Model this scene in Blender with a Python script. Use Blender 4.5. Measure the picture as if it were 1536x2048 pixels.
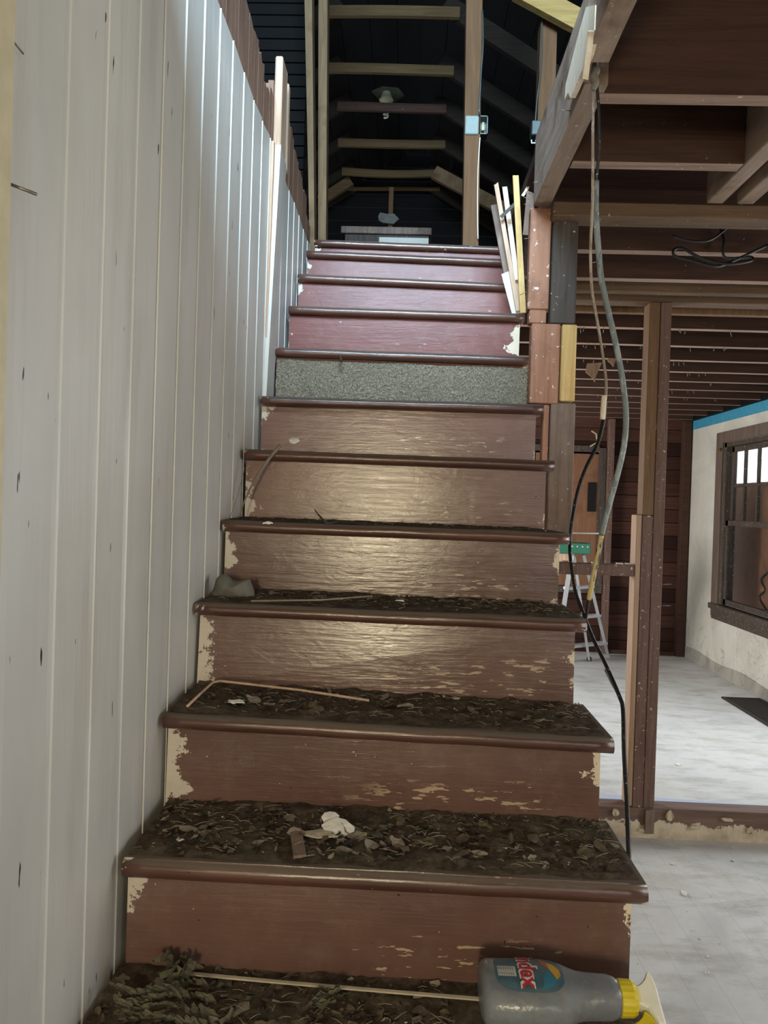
import bpy, bmesh, math, random
from mathutils import Vector, Matrix, noise
for o in list(bpy.data.objects): bpy.data.objects.remove(o)
S=bpy.context.scene; COL=S.collection; rnd=random.Random(7)

# ------------------------------------------------------------ camera
CAM=Vector((.464,-1.051,.813)); F=1541.0
yaw,pitch,roll=[math.radians(a) for a in (-1.73,-.61,1.82)]
fw=Vector((math.sin(yaw)*math.cos(pitch),math.cos(yaw)*math.cos(pitch),math.sin(pitch)))
r0=Vector((math.cos(yaw),-math.sin(yaw),0)); u0=r0.cross(fw)
R_=r0*math.cos(roll)+u0*math.sin(roll); U_=-r0*math.sin(roll)+u0*math.cos(roll)
cd=bpy.data.cameras.new('camera'); cam=bpy.data.objects.new('camera',cd); COL.objects.link(cam)
cd.sensor_fit='VERTICAL'; cd.sensor_height=36; cd.lens=36*F/2048; cd.clip_start=.02; cd.clip_end=100
cam.matrix_world=Matrix(((R_.x,U_.x,-fw.x,CAM.x),(R_.y,U_.y,-fw.y,CAM.y),(R_.z,U_.z,-fw.z,CAM.z),(0,0,0,1)))
S.camera=cam
# ------------------------------------------------------------ light
S.view_settings.view_transform='Standard'; S.view_settings.look='None'; S.view_settings.gamma=1
S.view_settings.use_curve_mapping=False; S.view_settings.exposure=0.0
w=bpy.data.worlds.new('sky'); S.world=w; w.use_nodes=True
w.node_tree.nodes['Background'].inputs[0].default_value=(.86,.93,1,1); w.node_tree.nodes['Background'].inputs[1].default_value=3.0
def area(name,loc,target,sx,sy,power,col):
    l=bpy.data.lights.new(name,'AREA'); l.shape='RECTANGLE'; l.size=sx; l.size_y=sy; l.energy=power; l.color=col
    o=bpy.data.objects.new(name,l); COL.objects.link(o); o.location=loc
    o.rotation_euler=(Vector(target)-Vector(loc)).to_track_quat('-Z','Y').to_euler(); return o
area('upstairs_window_light',(.30,-1.95,3.1),(.20,1.9,1.6),1.9,1.4,540,(.56,.80,1.0))
area('rear_glare_light',(.257,-2.8,.865),(.42,1,.80),.26,.44,36,(1.0,.86,.56))  # warm source behind the camera, set for the glare on the risers
area('side_fill_light',(-.0+1.9,-2.8,1.0),(.2,.6,.3),1.2,1.5,15,(.97,.97,1.0))  # unseen frontal fill, added for the posts and right wall
area('kitchen_window_light',(3.24,3.75,.75),(1.6,3.9,-.6),1.1,1.3,35,(.88,.95,1.0))
area('near_window_light',(3.24,.55,.75),(0,.35,.75),1.1,1.3,20,(1.0,.97,.92))
area('far_left_fill_light',(-1.2,4.6,.8),(3.3,5.0,.5),1.2,1.2,150,(1.0,.97,.92))  # unseen fill added to brighten the far room's right wall

# ------------------------------------------------------------ helpers
def P(px,py,x=None,y=None,z=None):
    d=fw+R_*((px-768)/F)+U_*((1024-py)/F)
    t=(x-CAM.x)/d.x if x is not None else (y-CAM.y)/d.y if y is not None else (z-CAM.z)/d.z
    return CAM+d*t
def C(h):
    h=h.lstrip('#'); v=[int(h[i:i+2],16)/255 for i in (0,2,4)]
    return tuple(a/12.92 if a<=.04045 else ((a+.055)/1.055)**2.4 for a in v)+(1,)
class NB:
    def __init__(s,name):
        s.m=bpy.data.materials.new(name); s.m.use_nodes=True; s.t=s.m.node_tree; s.b=s.t.nodes['Principled BSDF']
        s.pos=s.n('ShaderNodeNewGeometry').outputs['Position']
    def n(s,ty,**k):
        q=s.t.nodes.new(ty)
        for a,v in k.items(): setattr(q,a,v)
        return q
    def l(s,a,b): s.t.links.new(a,b)
    def mapp(s,sc,src=None):
        q=s.n('ShaderNodeMapping'); q.inputs['Scale'].default_value=sc; s.l(src or s.pos,q.inputs[0]); return q.outputs[0]
    def noise(s,sc,scale=1,det=5,rough=.6,dist=0,src=None):
        q=s.n('ShaderNodeTexNoise'); q.inputs['Scale'].default_value=scale; q.inputs['Detail'].default_value=det
        q.inputs['Roughness'].default_value=rough; q.inputs['Distortion'].default_value=dist
        s.l(s.mapp(sc,src),q.inputs['Vector']); return q.outputs['Fac']
    def ramp(s,f,*st):
        q=s.n('ShaderNodeValToRGB'); e=q.color_ramp.elements
        while len(e)<len(st): e.new(.5)
        for el,(p,c) in zip(e,st): el.position=p; el.color=c if len(c)==4 else (*c,1)
        s.l(f,q.inputs[0]); return q.outputs[0]
    def mask(s,f,a,b): return s.ramp(f,(a,(0,0,0)),(b,(1,1,1)))
    def mix(s,f,a,b):
        q=s.n('ShaderNodeMix',data_type='RGBA')
        if isinstance(f,(int,float)): q.inputs[0].default_value=f
        else: s.l(f,q.inputs[0])
        for v,i in ((a,6),(b,7)):
            if isinstance(v,tuple): q.inputs[i].default_value=v
            else: s.l(v,q.inputs[i])
        return q.outputs[2]
    def math(s,op,a,b=0):
        q=s.n('ShaderNodeMath',operation=op)
        for v,i in ((a,0),(b,1)):
            if isinstance(v,(int,float)): q.inputs[i].default_value=v
            else: s.l(v,q.inputs[i])
        return q.outputs[0]
    def xyz(s):
        q=s.n('ShaderNodeSeparateXYZ'); s.l(s.pos,q.inputs[0]); return q.outputs
    def bump(s,h,dist=.002,st=1):
        q=s.n('ShaderNodeBump'); q.inputs['Distance'].default_value=dist; q.inputs['Strength'].default_value=st
        s.l(h,q.inputs['Height']); s.l(q.outputs[0],s.b.inputs['Normal'])
    def out(s,col=None,rough=.7,metal=0,spec=None):
        if isinstance(col,tuple): s.b.inputs['Base Color'].default_value=col
        elif col is not None: s.l(col,s.b.inputs['Base Color'])
        if isinstance(rough,(int,float)): s.b.inputs['Roughness'].default_value=rough
        else: s.l(rough,s.b.inputs['Roughness'])
        s.b.inputs['Metallic'].default_value=metal
        if spec is not None: s.b.inputs['Specular IOR Level'].default_value=spec
        return s.m
def plain(name,h,rough=.6,metal=0,var=.25):
    b=NB(name); c=C(h); d=tuple(v*(1-var) for v in c[:3])+(1,)
    n=b.noise((1,1,1),25,4); return b.out(b.mix(b.mask(n,.35,.65),d,c),rough,metal)
def wood(name,c1,c2,axis='z',rough=.75,spots=None,spot_t=.66,dark=None,st=1.0):
    b=NB(name); sc={'x':(3,45,45),'y':(45,3,45),'z':(45,45,3)}[axis]
    g=b.noise(sc,1,6,.65,.6); col=b.ramp(g,(.3,C(c1)),(.7,C(c2)))
    if dark:
        l=b.noise((1,1,1),6,3); col=b.mix(b.mask(l,.5,.7),col,C(dark))
    if spots:
        f=b.noise((1,1,1),55,4,.7); col=b.mix(b.mask(f,spot_t,spot_t+.03),col,C(spots))
    b.bump(g,.002*st); return b.out(col,rough,0,.25)
def link(name,bm,mats,parent=None,recentre=True,smooth=False):
    me=bpy.data.meshes.new(name); 
    bmesh.ops.recalc_face_normals(bm,faces=bm.faces[:])
    if smooth:
        for f in bm.faces: f.smooth=True
    bm.to_mesh(me); bm.free()
    for m in (mats if isinstance(mats,(list,tuple)) else [mats]): me.materials.append(m)
    o=bpy.data.objects.new(name,me); COL.objects.link(o)
    if parent is None and recentre and len(me.vertices):
        xs=[v.co for v in me.vertices]
        c=Vector(((min(v.x for v in xs)+max(v.x for v in xs))/2,(min(v.y for v in xs)+max(v.y for v in xs))/2,min(v.z for v in xs)))
        me.transform(Matrix.Translation(-c)); o.location=c
    if parent is not None:
        me.transform(Matrix.Translation(-parent.location)) if parent.get('_w') else None
        o.parent=parent
    return o
def thing(name,label,cat,loc,group=None):
    o=bpy.data.objects.new(name,None); COL.objects.link(o); o.location=loc; o.empty_display_size=.05
    o['_w']=1; o['label']=label; o['category']=cat
    if group: o['group']=group
    return o
def tag(o,label,cat,group=None,kind=None):
    o['label']=label; o['category']=cat
    if group: o['group']=group
    if kind: o['kind']=kind
    return o
def struct(name,bm,m,parent=None,smooth=False):
    o=link(name,bm,m,parent,smooth=smooth)
    if parent is None: o['kind']='structure'
    return o
def box(bm,a,b,bev=0,mi=0):
    x0,y0,z0=a; x1,y1,z1=b
    vs=[bm.verts.new(p) for p in ((x0,y0,z0),(x1,y0,z0),(x1,y1,z0),(x0,y1,z0),(x0,y0,z1),(x1,y0,z1),(x1,y1,z1),(x0,y1,z1))]
    fs=[bm.faces.new([vs[i] for i in q]) for q in ((0,3,2,1),(4,5,6,7),(0,1,5,4),(1,2,6,5),(2,3,7,6),(3,0,4,7))]
    for f in fs: f.material_index=mi
    if bev: 
        es=list({e for f in fs for e in f.edges}); r=bmesh.ops.bevel(bm,geom=es,offset=bev,segments=1,affect='EDGES')
        for f in r['faces']: f.material_index=mi
    return vs
def beam(bm,p,q,wd,th,side=(1,0,0),bev=.002,seg=1,warp=0,rag=0):
    """board from p to q, wd wide along `side`, th thick"""
    p=Vector(p); q=Vector(q); d=(q-p); L=d.length; d.normalize(); s=Vector(side); s=(s-d*s.dot(d)).normalized(); t=d.cross(s)
    rings=[]; n=max(seg,1)
    ph=rnd.random()*9
    for i in range(n+1):
        f=i/n; c=p+d*L*f+s*(warp*math.sin(f*3+ph))
        ring=[]
        for k,(a,b_) in enumerate(((-1,-1),(1,-1),(1,1),(-1,1))):
            v=c+s*(a*wd/2)+t*(b_*th/2)
            if i==n and rag: v=v+d*(rnd.uniform(-rag,rag))
            ring.append(bm.verts.new(v))
        rings.append(ring)
    fs=[]
    for i in range(n):
        for k in range(4): fs.append(bm.faces.new((rings[i][k],rings[i][(k+1)%4],rings[i+1][(k+1)%4],rings[i+1][k])))
    fs.append(bm.faces.new(rings[0][::-1])); fs.append(bm.faces.new(rings[-1]))
    if bev: bmesh.ops.bevel(bm,geom=list({e for f in fs for e in f.edges if e.is_manifold and e.calc_face_angle(0)>.5}),offset=bev,segments=1,affect='EDGES')
def catmull(pts,n=8):
    pts=[Vector(p) for p in pts]; out=[]
    for i in range(len(pts)-1):
        a=pts[max(i-1,0)];b=pts[i];c=pts[i+1];d=pts[min(i+2,len(pts)-1)]
        for k in range(n):
            t=k/n; out.append(.5*((2*b)+(c-a)*t+(2*a-5*b+4*c-d)*t*t+(3*b-a-3*c+d)*t**3))
    out.append(pts[-1]); return out
def tube(bm,pts,r,seg=8,rad=None,mi=0):
    rings=[]; up=Vector((0,1,.3)).normalized()
    for i,p in enumerate(pts):
        d=(pts[min(i+1,len(pts)-1)]-pts[max(i-1,0)]).normalized(); a=d.cross(up)
        if a.length<1e-3: a=d.cross(Vector((1,0,0)))
        a.normalize(); b=d.cross(a); rr=rad(i/(len(pts)-1)) if rad else r
        rings.append([bm.verts.new(p+(a*math.cos(t)+b*math.sin(t))*rr) for t in [2*math.pi*k/seg for k in range(seg)]])
    for i in range(len(rings)-1):
        for k in range(seg):
            f=bm.faces.new((rings[i][k],rings[i][(k+1)%seg],rings[i+1][(k+1)%seg],rings[i+1][k])); f.smooth=True; f.material_index=mi
    bm.faces.new(rings[0][::-1]).material_index=mi; bm.faces.new(rings[-1]).material_index=mi
def prism(bm,poly,thick,axis):
    """poly: list of 3D points, extruded along vector axis*thick"""
    a=[bm.verts.new(p) for p in poly]; b=[bm.verts.new(Vector(p)+Vector(axis)*thick) for p in poly]
    bm.faces.new(a); bm.faces.new(b[::-1]); n=len(a)
    for i in range(n): bm.faces.new((a[i],b[i],b[(i+1)%n],a[(i+1)%n]))
BM=bmesh.new
ORD=['first','second','third','fourth','fifth','sixth','seventh','eighth','ninth','tenth','eleventh','twelfth','thirteenth','fourteenth','fifteenth','sixteenth','seventeenth','eighteenth']

# ------------------------------------------------------------ materials
M={}
def m_wall():
    b=NB('painted_beadboard'); g=b.noise((30,30,2),1,5); l=b.noise((1,1.5,.6),2.2,4)
    col=b.mix(b.mask(l,.35,.7),C('#d3d1cb'),C('#c0beb7'))
    st=b.noise((1,14,1.3),1,4,.6); col=b.mix(b.math('MULTIPLY',b.mask(st,.55,.8),.35),col,C('#9c8f7c'))
    d=b.noise((1,70,14),1,2,.4); d2=b.noise((1,2,2),3,2)
    col=b.mix(b.math('MULTIPLY',b.mask(d,.735,.75),b.mask(d2,.42,.5)),col,C('#2c2620'))
    b.bump(g,.0012); return b.out(col,b.math('ADD',.36,b.math('MULTIPLY',g,.15)),0,.45)
M['wall']=m_wall()
def m_riser(name,c1,c2,chip=.64,gl=.20,tread=False):
    b=NB(name); x,y,z=b.xyz()
    g=b.noise((7,7,110),1,5,.6,.4); cr=b.noise((14,14,30),1,4,.6,1.2); l=b.noise((1.5,3,3),2,3)
    col=b.mix(b.mask(l,.35,.65),C(c1),C(c2))
    # chips (long flakes along the grain)
    f=b.noise((22,22,110),1,3,.55); z2=b.noise((1.6,2,2.6),1.6,2)
    fr=b.math('FRACT',b.math('DIVIDE',z,.19)); wx=b.math('SUBTRACT',1,b.math('MULTIPLY',b.math('ABSOLUTE',b.math('SUBTRACT',x,.60)),3.2))
    wz=b.math('SUBTRACT',1,b.math('MULTIPLY',b.math('ABSOLUTE',b.math('SUBTRACT',fr,.22)),2.6))
    wgt=b.math('ADD',b.math('MULTIPLY',b.math('MINIMUM',wx,wz),.5),b.math('MULTIPLY',z2,.5))
    chips=b.math('MULTIPLY',b.mask(f,chip-.03,chip-.018),b.mask(wgt,.42,.5))
    col=b.mix(chips,col,C('#b39c84'))
    # small white specks
    f2=b.noise((1,1,1),95,3,.6); col=b.mix(b.mask(f2,.735,.745),col,C('#d8d2cb'))
    f3=b.noise((60,60,60),1.4,3); col=b.mix(b.mask(f3,.72,.74),col,C('#241811'))
    if True:
        en=b.noise((1,1,1),42,4,.75); big=b.noise((2,9,9),1,2)
        R=b.math('ADD',b.math('MULTIPLY',b.math('SUBTRACT',x,.855 if tread else .832),22),b.math('MULTIPLY',b.math('SUBTRACT',en,.5),2.2))
        R=b.math('ADD',R,b.math('MULTIPLY',b.math('SUBTRACT',big,.5),5))
        col=b.mix(b.mask(R,.48,.56),col,C('#d9cbb4'))
        L=b.math('ADD',b.math('MULTIPLY',b.math('SUBTRACT',.018 if tread else .030,x),20),b.math('MULTIPLY',b.math('SUBTRACT',en,.5),2.6))
        L=b.math('ADD',L,b.math('MULTIPLY',b.math('SUBTRACT',big,.5),4))
        col=b.mix(b.mask(L,.42,.5),col,C('#cfc4b6'))
    dn=b.noise((1,1,1),18,5,.7)
    if tread:
        nz=b.n('ShaderNodeNewGeometry').outputs['Normal']; q=b.n('ShaderNodeSeparateXYZ'); b.l(nz,q.inputs[0])
        up=b.mask(b.math('ADD',q.outputs[2],b.math('MULTIPLY',dn,.5)),.75,1.1)
        col=b.mix(up,col,C('#5c5247'))
        rough=b.math('ADD',gl,b.math('MULTIPLY',up,.5))
    else:
        col=b.mix(b.math('MULTIPLY',b.mask(dn,.5,.75),.22),col,C('#8f8072'))
        rough=b.math('ADD',gl-.06,b.math('MULTIPLY',dn,.16))
    h=b.math('ADD',b.math('MULTIPLY',g,1.0),b.math('MULTIPLY',cr,1.0)); b.bump(h,.0009,.8)
    return b.out(col,rough,0,.6)
M['riser']=m_riser('red_brown_gloss_paint','#624840','#71564d')
M['riser_up']=m_riser('worn_red_paint','#6d403b','#7e4f49',.7,.31)
M['riser_up'].node_tree.nodes['Principled BSDF'].inputs['Specular IOR Level'].default_value=.20
M['riser_mid']=m_riser('faded_red_paint','#6d4c42','#7c5a50',.66,.22)
M['tread']=m_riser('worn_tread_paint','#4c322b','#5e4037',.66,.28,True)
M['cleat']=wood('old_fir','#8b5c42','#b07a58','z',.7,'#e8ddd0',.68)
M['fir']=wood('fir_lath','#b98d68','#dcb28a','z',.75,None)
M['fir_red']=wood('red_fir_post','#8a5f4b','#ab7f68','z',.72,'#efe6dc',.63,'#775240')
M['fir_yel']=wood('yellow_stained_wood','#b9945e','#d8bb80','z',.75,'#efe6dc',.68,'#b08358')
M['grey_board']=wood('dark_grey_board','#3a332e','#58504a','z',.7,'#d8d4cd',.66,'#4c443e')
M['grey_board2']=wood('grey_brown_board','#6b5a50','#8a766a','z',.7,'#d8d4cd',.68,'#5b4a42')
M['stud']=wood('brown_stud','#604833','#7d6047','z',.7,'#cfc2b2',.67)
M['stud_red']=wood('red_brown_stud','#5d443c','#776056','z',.68,'#cdbfb4',.63)
M['stud_pale']=wood('pale_stud_edge','#94765e','#b29680','z',.7)
M['trimmer']=wood('trimmer_timber','#7d6c60','#a08d7e','y',.75,'#d0c6ba',.66,'#5a4335')
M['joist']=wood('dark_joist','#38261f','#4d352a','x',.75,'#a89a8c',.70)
M['plate']=wood('plate_timber','#51402f','#6f5846','x',.75,'#b9a992',.67)
M['rafter']=wood('rafter_timber','#4d3c26','#665033','x',.8)
M['rafter_new']=wood('yellow_timber','#8a6f3c','#b3925a','x',.7)
M['rafter_dark']=wood('dark_rafter','#1c150f','#2a2118','x',.85)
M['black']=wood('near_black_sheathing','#050404','#0b0807','x',.9)  # even near-black board colour
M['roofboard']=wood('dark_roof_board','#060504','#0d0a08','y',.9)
M['bare']=wood('bare_wall_board','#6f5546','#957663','z',.8,'#c9bba8',.68)
M['paleedge']=wood('pale_board_edge','#a98a72','#cdb098','z',.75)
def m_floor(name,tile):
    b=NB(name); l=b.noise((1,1,1),1.3,6,.65,.5); col=b.ramp(l,(.3,C('#b4b5b4')),(.5,C('#cfd0cf')),(.75,C('#bcb8b0')))
    s=b.noise((1.2,3,1),3,5,.7); col=b.mix(b.math('MULTIPLY',b.mask(s,.48,.7),.55),col,C('#8d867d'))
    f=b.noise((1,1,1),45,4,.7); col=b.mix(b.mask(f,.71,.73),col,C('#f2f2f0'))
    f2=b.noise((1,1,1),38,3,.6,0,b.mapp((1.3,.9,1))); col=b.mix(b.mask(f2,.735,.75),col,C('#54483e'))
    if tile:
        t=b.n('ShaderNodeTexBrick'); t.inputs['Scale'].default_value=1; t.inputs['Mortar Size'].default_value=.0009
        t.inputs['Brick Width'].default_value=.46; t.inputs['Row Height'].default_value=.105; t.inputs['Mortar Smooth'].default_value=.3
        for i in (1,2): t.inputs[i].default_value=(0,0,0,1)
        t.inputs[3].default_value=(1,1,1,1)
        q=b.n('ShaderNodeMapping'); q.inputs['Rotation'].default_value=(0,0,math.radians(90)); b.l(b.pos,q.inputs[0]); b.l(q.outputs[0],t.inputs[0])
        col=b.mix(b.math('MULTIPLY',t.outputs[0],.45),col,C('#7d7a76'))
    b.bump(l,.001); return b.out(col,b.math('ADD',.35,b.math('MULTIPLY',s,.35)),0,.4)
M['tile']=m_floor('grey_linoleum_tile',True); M['lino']=m_floor('dusty_grey_floor',False)
def m_plaster(name,c1,c2,blue=False):
    b=NB(name); l=b.noise((1,1,1),2.2,6,.65,.8); col=b.ramp(l,(.3,C(c1)),(.65,C(c2)))
    cr=b.noise((1,1,1),1.6,5,.6,1.5); e=b.math('ABSOLUTE',b.math('SUBTRACT',cr,.5)); x,y,z=b.xyz()
    low=b.mask(b.math('SUBTRACT',.15,z),.0,.5)
    col=b.mix(b.math('MULTIPLY',b.math('MULTIPLY',b.math('SUBTRACT',1,b.mask(e,.0,.008)),low),.5),col,C('#6d6a62'))
    b.bump(l,.004); return b.out(col,.8,0,.2)
M['plaster']=m_plaster('old_grey_plaster','#b9b6ac','#cfccc2')
M['stain']=m_plaster('damp_stained_plaster','#7e7a72','#b0aca4')
M['blue']=plain('blue_painted_band','#3f93b4',.7,0,.2)
def m_planks():
    b=NB('dark_red_sheathing'); r=b.n('ShaderNodeNewGeometry').outputs['Random Per Island']
    g=b.noise((3,3,60),1,5); col=b.ramp(r,(0,C('#2a1815')),(.5,C('#402820')),(1,C('#55382e')))
    col=b.mix(b.math('MULTIPLY',b.mask(g,.4,.7),.5),col,C('#24120e')); b.bump(g,.002); return b.out(col,.8,0,.2)
M['planks']=m_planks()
def m_boards():
    b=NB('underside_of_floorboards'); g=b.noise((3,50,50),1,5); return b.out(b.ramp(g,(.3,C('#281713')),(.7,C('#382520'))),.85,0,.2)
M['under']=m_boards()
M['ply']=wood('orange_plywood','#74523d','#8a644b','z',.8,None,.7,'#6d4d3a')
M['darkframe']=wood('weathered_dark_frame','#3b342f','#5a5048','z',.6,'#b5aea6',.64)
M['casing']=wood('window_casing_wood','#554840','#75655a','z',.65,'#bdb4a8',.68)
M['cream']=plain('cream_paint','#cfc4a4',.5,0,.12)
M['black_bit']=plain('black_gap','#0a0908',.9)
M['white']=plain('white_paint_flake','#e6e3dc',.7,0,.1)
M['tan_flake']=plain('tan_flake','#c9bda4',.8,0,.2)
M['leafs']=[plain('dry_leaf_brown','#62533f',.85,0,.3),plain('dry_leaf_green','#5c5745',.85,0,.3),plain('dry_leaf_tan','#8c8070',.85,0,.3),plain('dry_leaf_dark','#332a22',.9,0,.3),plain('grit_white','#c9c4ba',.8,0,.15)]
def m_dirt():
    b=NB('dirt_and_dust'); n=b.noise((1,1,1),30,6,.75); n2=b.noise((1,1,1),9,3)
    col=b.ramp(n,(.3,C('#2b231c')),(.5,C('#52463a')),(.7,C('#74675a'))); col=b.mix(b.math('MULTIPLY',b.mask(n2,.5,.65),.4),col,C('#5d5a48'))
    b.bump(n,.007); return b.out(col,.95,0,.1)
M['dirt']=m_dirt(); M['jbot']=wood('bounce_pale_joist_underside','#7d675a','#a58c7d','x',.85,'#d8cfc6',.66)
def m_carpet():
    b=NB('carpet_pile'); n=b.noise((1,1,1),260,3,.7); n2=b.noise((1,1,1),6,3)
    col=b.ramp(n,(.3,C('#4c463c')),(.5,C('#867d6d')),(.7,C('#bcb4a0'))); col=b.mix(b.math('MULTIPLY',b.mask(n2,.45,.65),.3),col,C('#6b665c'))
    b.bump(n,.006); return b.out(col,.95,0,.1)
M['carpet']=m_carpet()

# ------------------------------------------------------------ shell
FZ=-.636; CZ=1.744; UZ=2.0; XR=3.315; YB=6.888; YF=-3.0; YS=2.447
bm=BM(); box(bm,(-1.4,YF-.1,FZ-.1),(XR+.2,YS,FZ)); struct('floor',bm,M['tile'])
bm=BM(); box(bm,(-1.4,YS,FZ-.1),(XR+.2,YB+.15,FZ)); struct('floor',bm,M['lino'])
# beadboard wall: profile along y with V grooves, painted up to 1.965
def beadwall(y0,y1,zt,zb,xx,holes=()):
    bm=BM(); prof=[]; y=y0
    gs=[]; g=-.093-.122*8
    while g<y1: gs.append(g); g+=.1305
    prof.append((y0,xx))
    for g in gs:
        if g<.34 and g-.012>y0: prof+=[(g-.008,xx),(g-.003,xx-.0055),(g+.003,xx-.0055),(g+.012,xx)]; continue
        if g-.007>y0 and g+.007<y1: prof+= [(g-.0065,xx),(g-.001,xx-.006),(g+.001,xx-.006),(g+.003,xx+.0015),(g+.0065,xx+.0015),(g+.008,xx)]
    prof.append((y1,xx)); n=len(prof)
    zs=[zb,0,.5,1,1.5,zt]
    V=[[bm.verts.new((x,y,z if z<zt else zt+ .006*math.sin(y*37)+.004*math.sin(y*91))) for (y,x) in prof] for z in zs]
    Bk=[[bm.verts.new((xx-.02,y,z)) for (y,x) in (prof[0],prof[-1])] for z in (zb,zt)]
    for j in range(len(zs)-1):
        for i in range(n-1): bm.faces.new((V[j][i],V[j][i+1],V[j+1][i+1],V[j+1][i]))
    bm.faces.new((Bk[0][0],Bk[1][0],Bk[1][1],Bk[0][1]))
    bm.faces.new(V[-1]+[Bk[1][1],Bk[1][0]])
    bm.faces.new([v for v in [V[j][0] for j in range(len(zs))]]+[Bk[1][0],Bk[0][0]])
    bm.faces.new([V[j][-1] for j in range(len(zs))]+[Bk[1][1],Bk[0][1]])
    return bm
struct('wall_left',beadwall(-1.9,2.43,1.965,FZ,-.012),M['wall'])
# stud-side boards rising bare above the paint line (ragged tops)
tops=[(.30,2.24),(.48,2.20),(.62,2.21),(.75,2.19),(.88,2.17),(1.025,2.16),(1.15,2.15),(1.24,2.135),(1.33,2.115),(1.39,2.10)]
wl2=[]
def bare(y0,y1,zt,x0=-.032,x1=-.0145,z0=1.93,m='bare'):
    bm=BM(); n=5; a=[];b=[]
    for i in range(n+1):
        y=y0+(y1-y0)*i/n; z=zt+rnd.uniform(-.012,.012)
        a.append(((x0,y,z0),(x0,y,z)));b.append(((x1,y,z0),(x1,y,z)))
    A=[[bm.verts.new(p) for p in q] for q in a];B=[[bm.verts.new(p) for p in q] for q in b]
    for i in range(n):
        bm.faces.new((A[i][0],A[i+1][0],A[i+1][1],A[i][1]));bm.faces.new((B[i][0],B[i][1],B[i+1][1],B[i+1][0]));bm.faces.new((A[i][1],A[i+1][1],B[i+1][1],B[i][1]));bm.faces.new((A[i][0],B[i][0],B[i+1][0],A[i+1][0]))
    for i in (0,n): bm.faces.new((A[i][0],A[i][1],B[i][1],B[i][0]))
    return bm
bl=[(.17,.297,2.25),(.30,.427,2.21),(.43,.557,2.20),(.56,.687,2.19),(.69,.817,2.185),(.82,.947,2.165),(.95,1.077,2.16),(1.08,1.207,2.15),(1.21,1.30,2.135),(1.303,1.395,2.10),
    (1.40,1.45,2.13),(1.455,1.50,2.17),(1.53,1.60,2.20),(1.602,1.652,2.215),(1.655,1.70,2.28),(1.705,1.80,2.21),(1.81,1.90,2.20),(1.905,2.03,2.17),(2.035,2.15,2.145),(2.155,2.29,2.12),(2.295,2.43,2.06)]
for i,(a,b_,t) in enumerate(bl):
    o=link('bare_board',bare(a,b_-.001,t),M['bare'])
    tag(o,'bare brown board end above the painted wall, %s from the camera'%(['nearest']+ORD[1:]+['nineteenth','twentieth','farthest'])[i] if i<20 else 'bare brown board end at the far upper end of the painted wall','board','bare board ends above the paint line')
# pulled-out painted board with pale edge, and a tall offcut
bm=BM()
pb=[(-.011,1.462,.9),(-.009,1.462,1.3),(.002,1.462,1.966),(-.010,1.462,1.966)]
def slab(bm,lo,hi): # 4 pts each -> hexahedron
    a=[bm.verts.new(p) for p in lo]; b=[bm.verts.new(p) for p in hi]
    bm.faces.new(a);bm.faces.new(b[::-1])
    for i in range(4): bm.faces.new((a[i],b[i],b[(i+1)%4],a[(i+1)%4]))
slab(bm,[(-.011,1.40,.75),(-.009,1.40,.75),(-.009,1.53,.75),(-.011,1.53,.75)],[(-.011,1.452,1.968),(.016,1.452,1.968),(.010,1.60,1.965),(-.011,1.60,1.965)])
tag(link('loose_board',bm,M['wall']),'white painted wall board pulled out of line near the stair top','board')
bm=BM(); slab(bm,[(-.013,1.425,1.2),(-.006,1.425,1.2),(-.006,1.447,1.2),(-.013,1.447,1.2)],[(-.013,1.425,1.968),(-.002,1.425,1.968),(-.002,1.447,1.968),(-.013,1.447,1.968)])
tag(link('board_edge',bm,M['paleedge']),'narrow bare reddish strip beside the pulled-out white board','board')
bm=BM(); box(bm,(-.013,1.462,1.969),(.012,1.565,2.262),.004)
tag(link('wood_offcut',bm,M['paleedge']),'tall pale rounded wood piece standing up from the painted wall','board')
bm=BM(); box(bm,(-.013,1.64,1.966),(.004,1.675,2.27),.004)
tag(link('wood_offcut',bm,M['paleedge']),'shorter pale stick standing on the painted wall behind the tall one','board')
# door casing at far left with cream edge
bm=BM(); box(bm,(-.012,-.36,FZ),(.004,-.186,2.3),.003); 
struct('trim_1',bm,M['cream'])
def nailobj(p,q,r=.0016,label='nail',group=None,mat=None,head=True):
    bm=BM(); p=Vector(p);q=Vector(q); tube(bm,[p,q],r,6)
    if head: d=(q-p).normalized(); tube(bm,[q-d*.0012,q],r*2.3,8)
    return tag(link('nail',bm,mat or M['nail']),label,'nail',group)
M['nail']=plain('steel_nail','#8c857b',.4,.7)
nailobj(P(14,366,x=-.010),P(74,389,y=P(14,366,x=-.010).y+.012),.0019,'shiny nail sticking out of the white wall near the door casing',head=False)
nailobj(P(20,75,x=-.011),P(47,108,x=-.004),.0012,'thin dark nail high on the white wall near the door casing',head=False)

# outer shell (walls not painted, closing off the light)
def wallx(name,x0,x1,y0,y1,z0,z1,holes,m):
    bm=BM(); ys=sorted({y0,y1}|{h[0] for h in holes}|{h[1] for h in holes}); zs=sorted({z0,z1}|{h[2] for h in holes}|{h[3] for h in holes})
    for i in range(len(ys)-1):
        for j in range(len(zs)-1):
            c=((ys[i]+ys[i+1])/2,(zs[j]+zs[j+1])/2)
            if any(h[0]<c[0]<h[1] and h[2]<c[1]<h[3] for h in holes): continue
            box(bm,(x0,ys[i],zs[j]),(x1,ys[i+1],zs[j+1]))
    bmesh.ops.remove_doubles(bm,verts=bm.verts[:],dist=1e-5)
    return struct(name,bm,m)
WH=(4.90,6.02,.0,1.46)
wallx('wall_right',XR,XR+.12,YF,YB,FZ,UZ,[WH,(3.2,4.3,.1,1.4),(0,1.1,.1,1.4)],M['plaster'])
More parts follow.
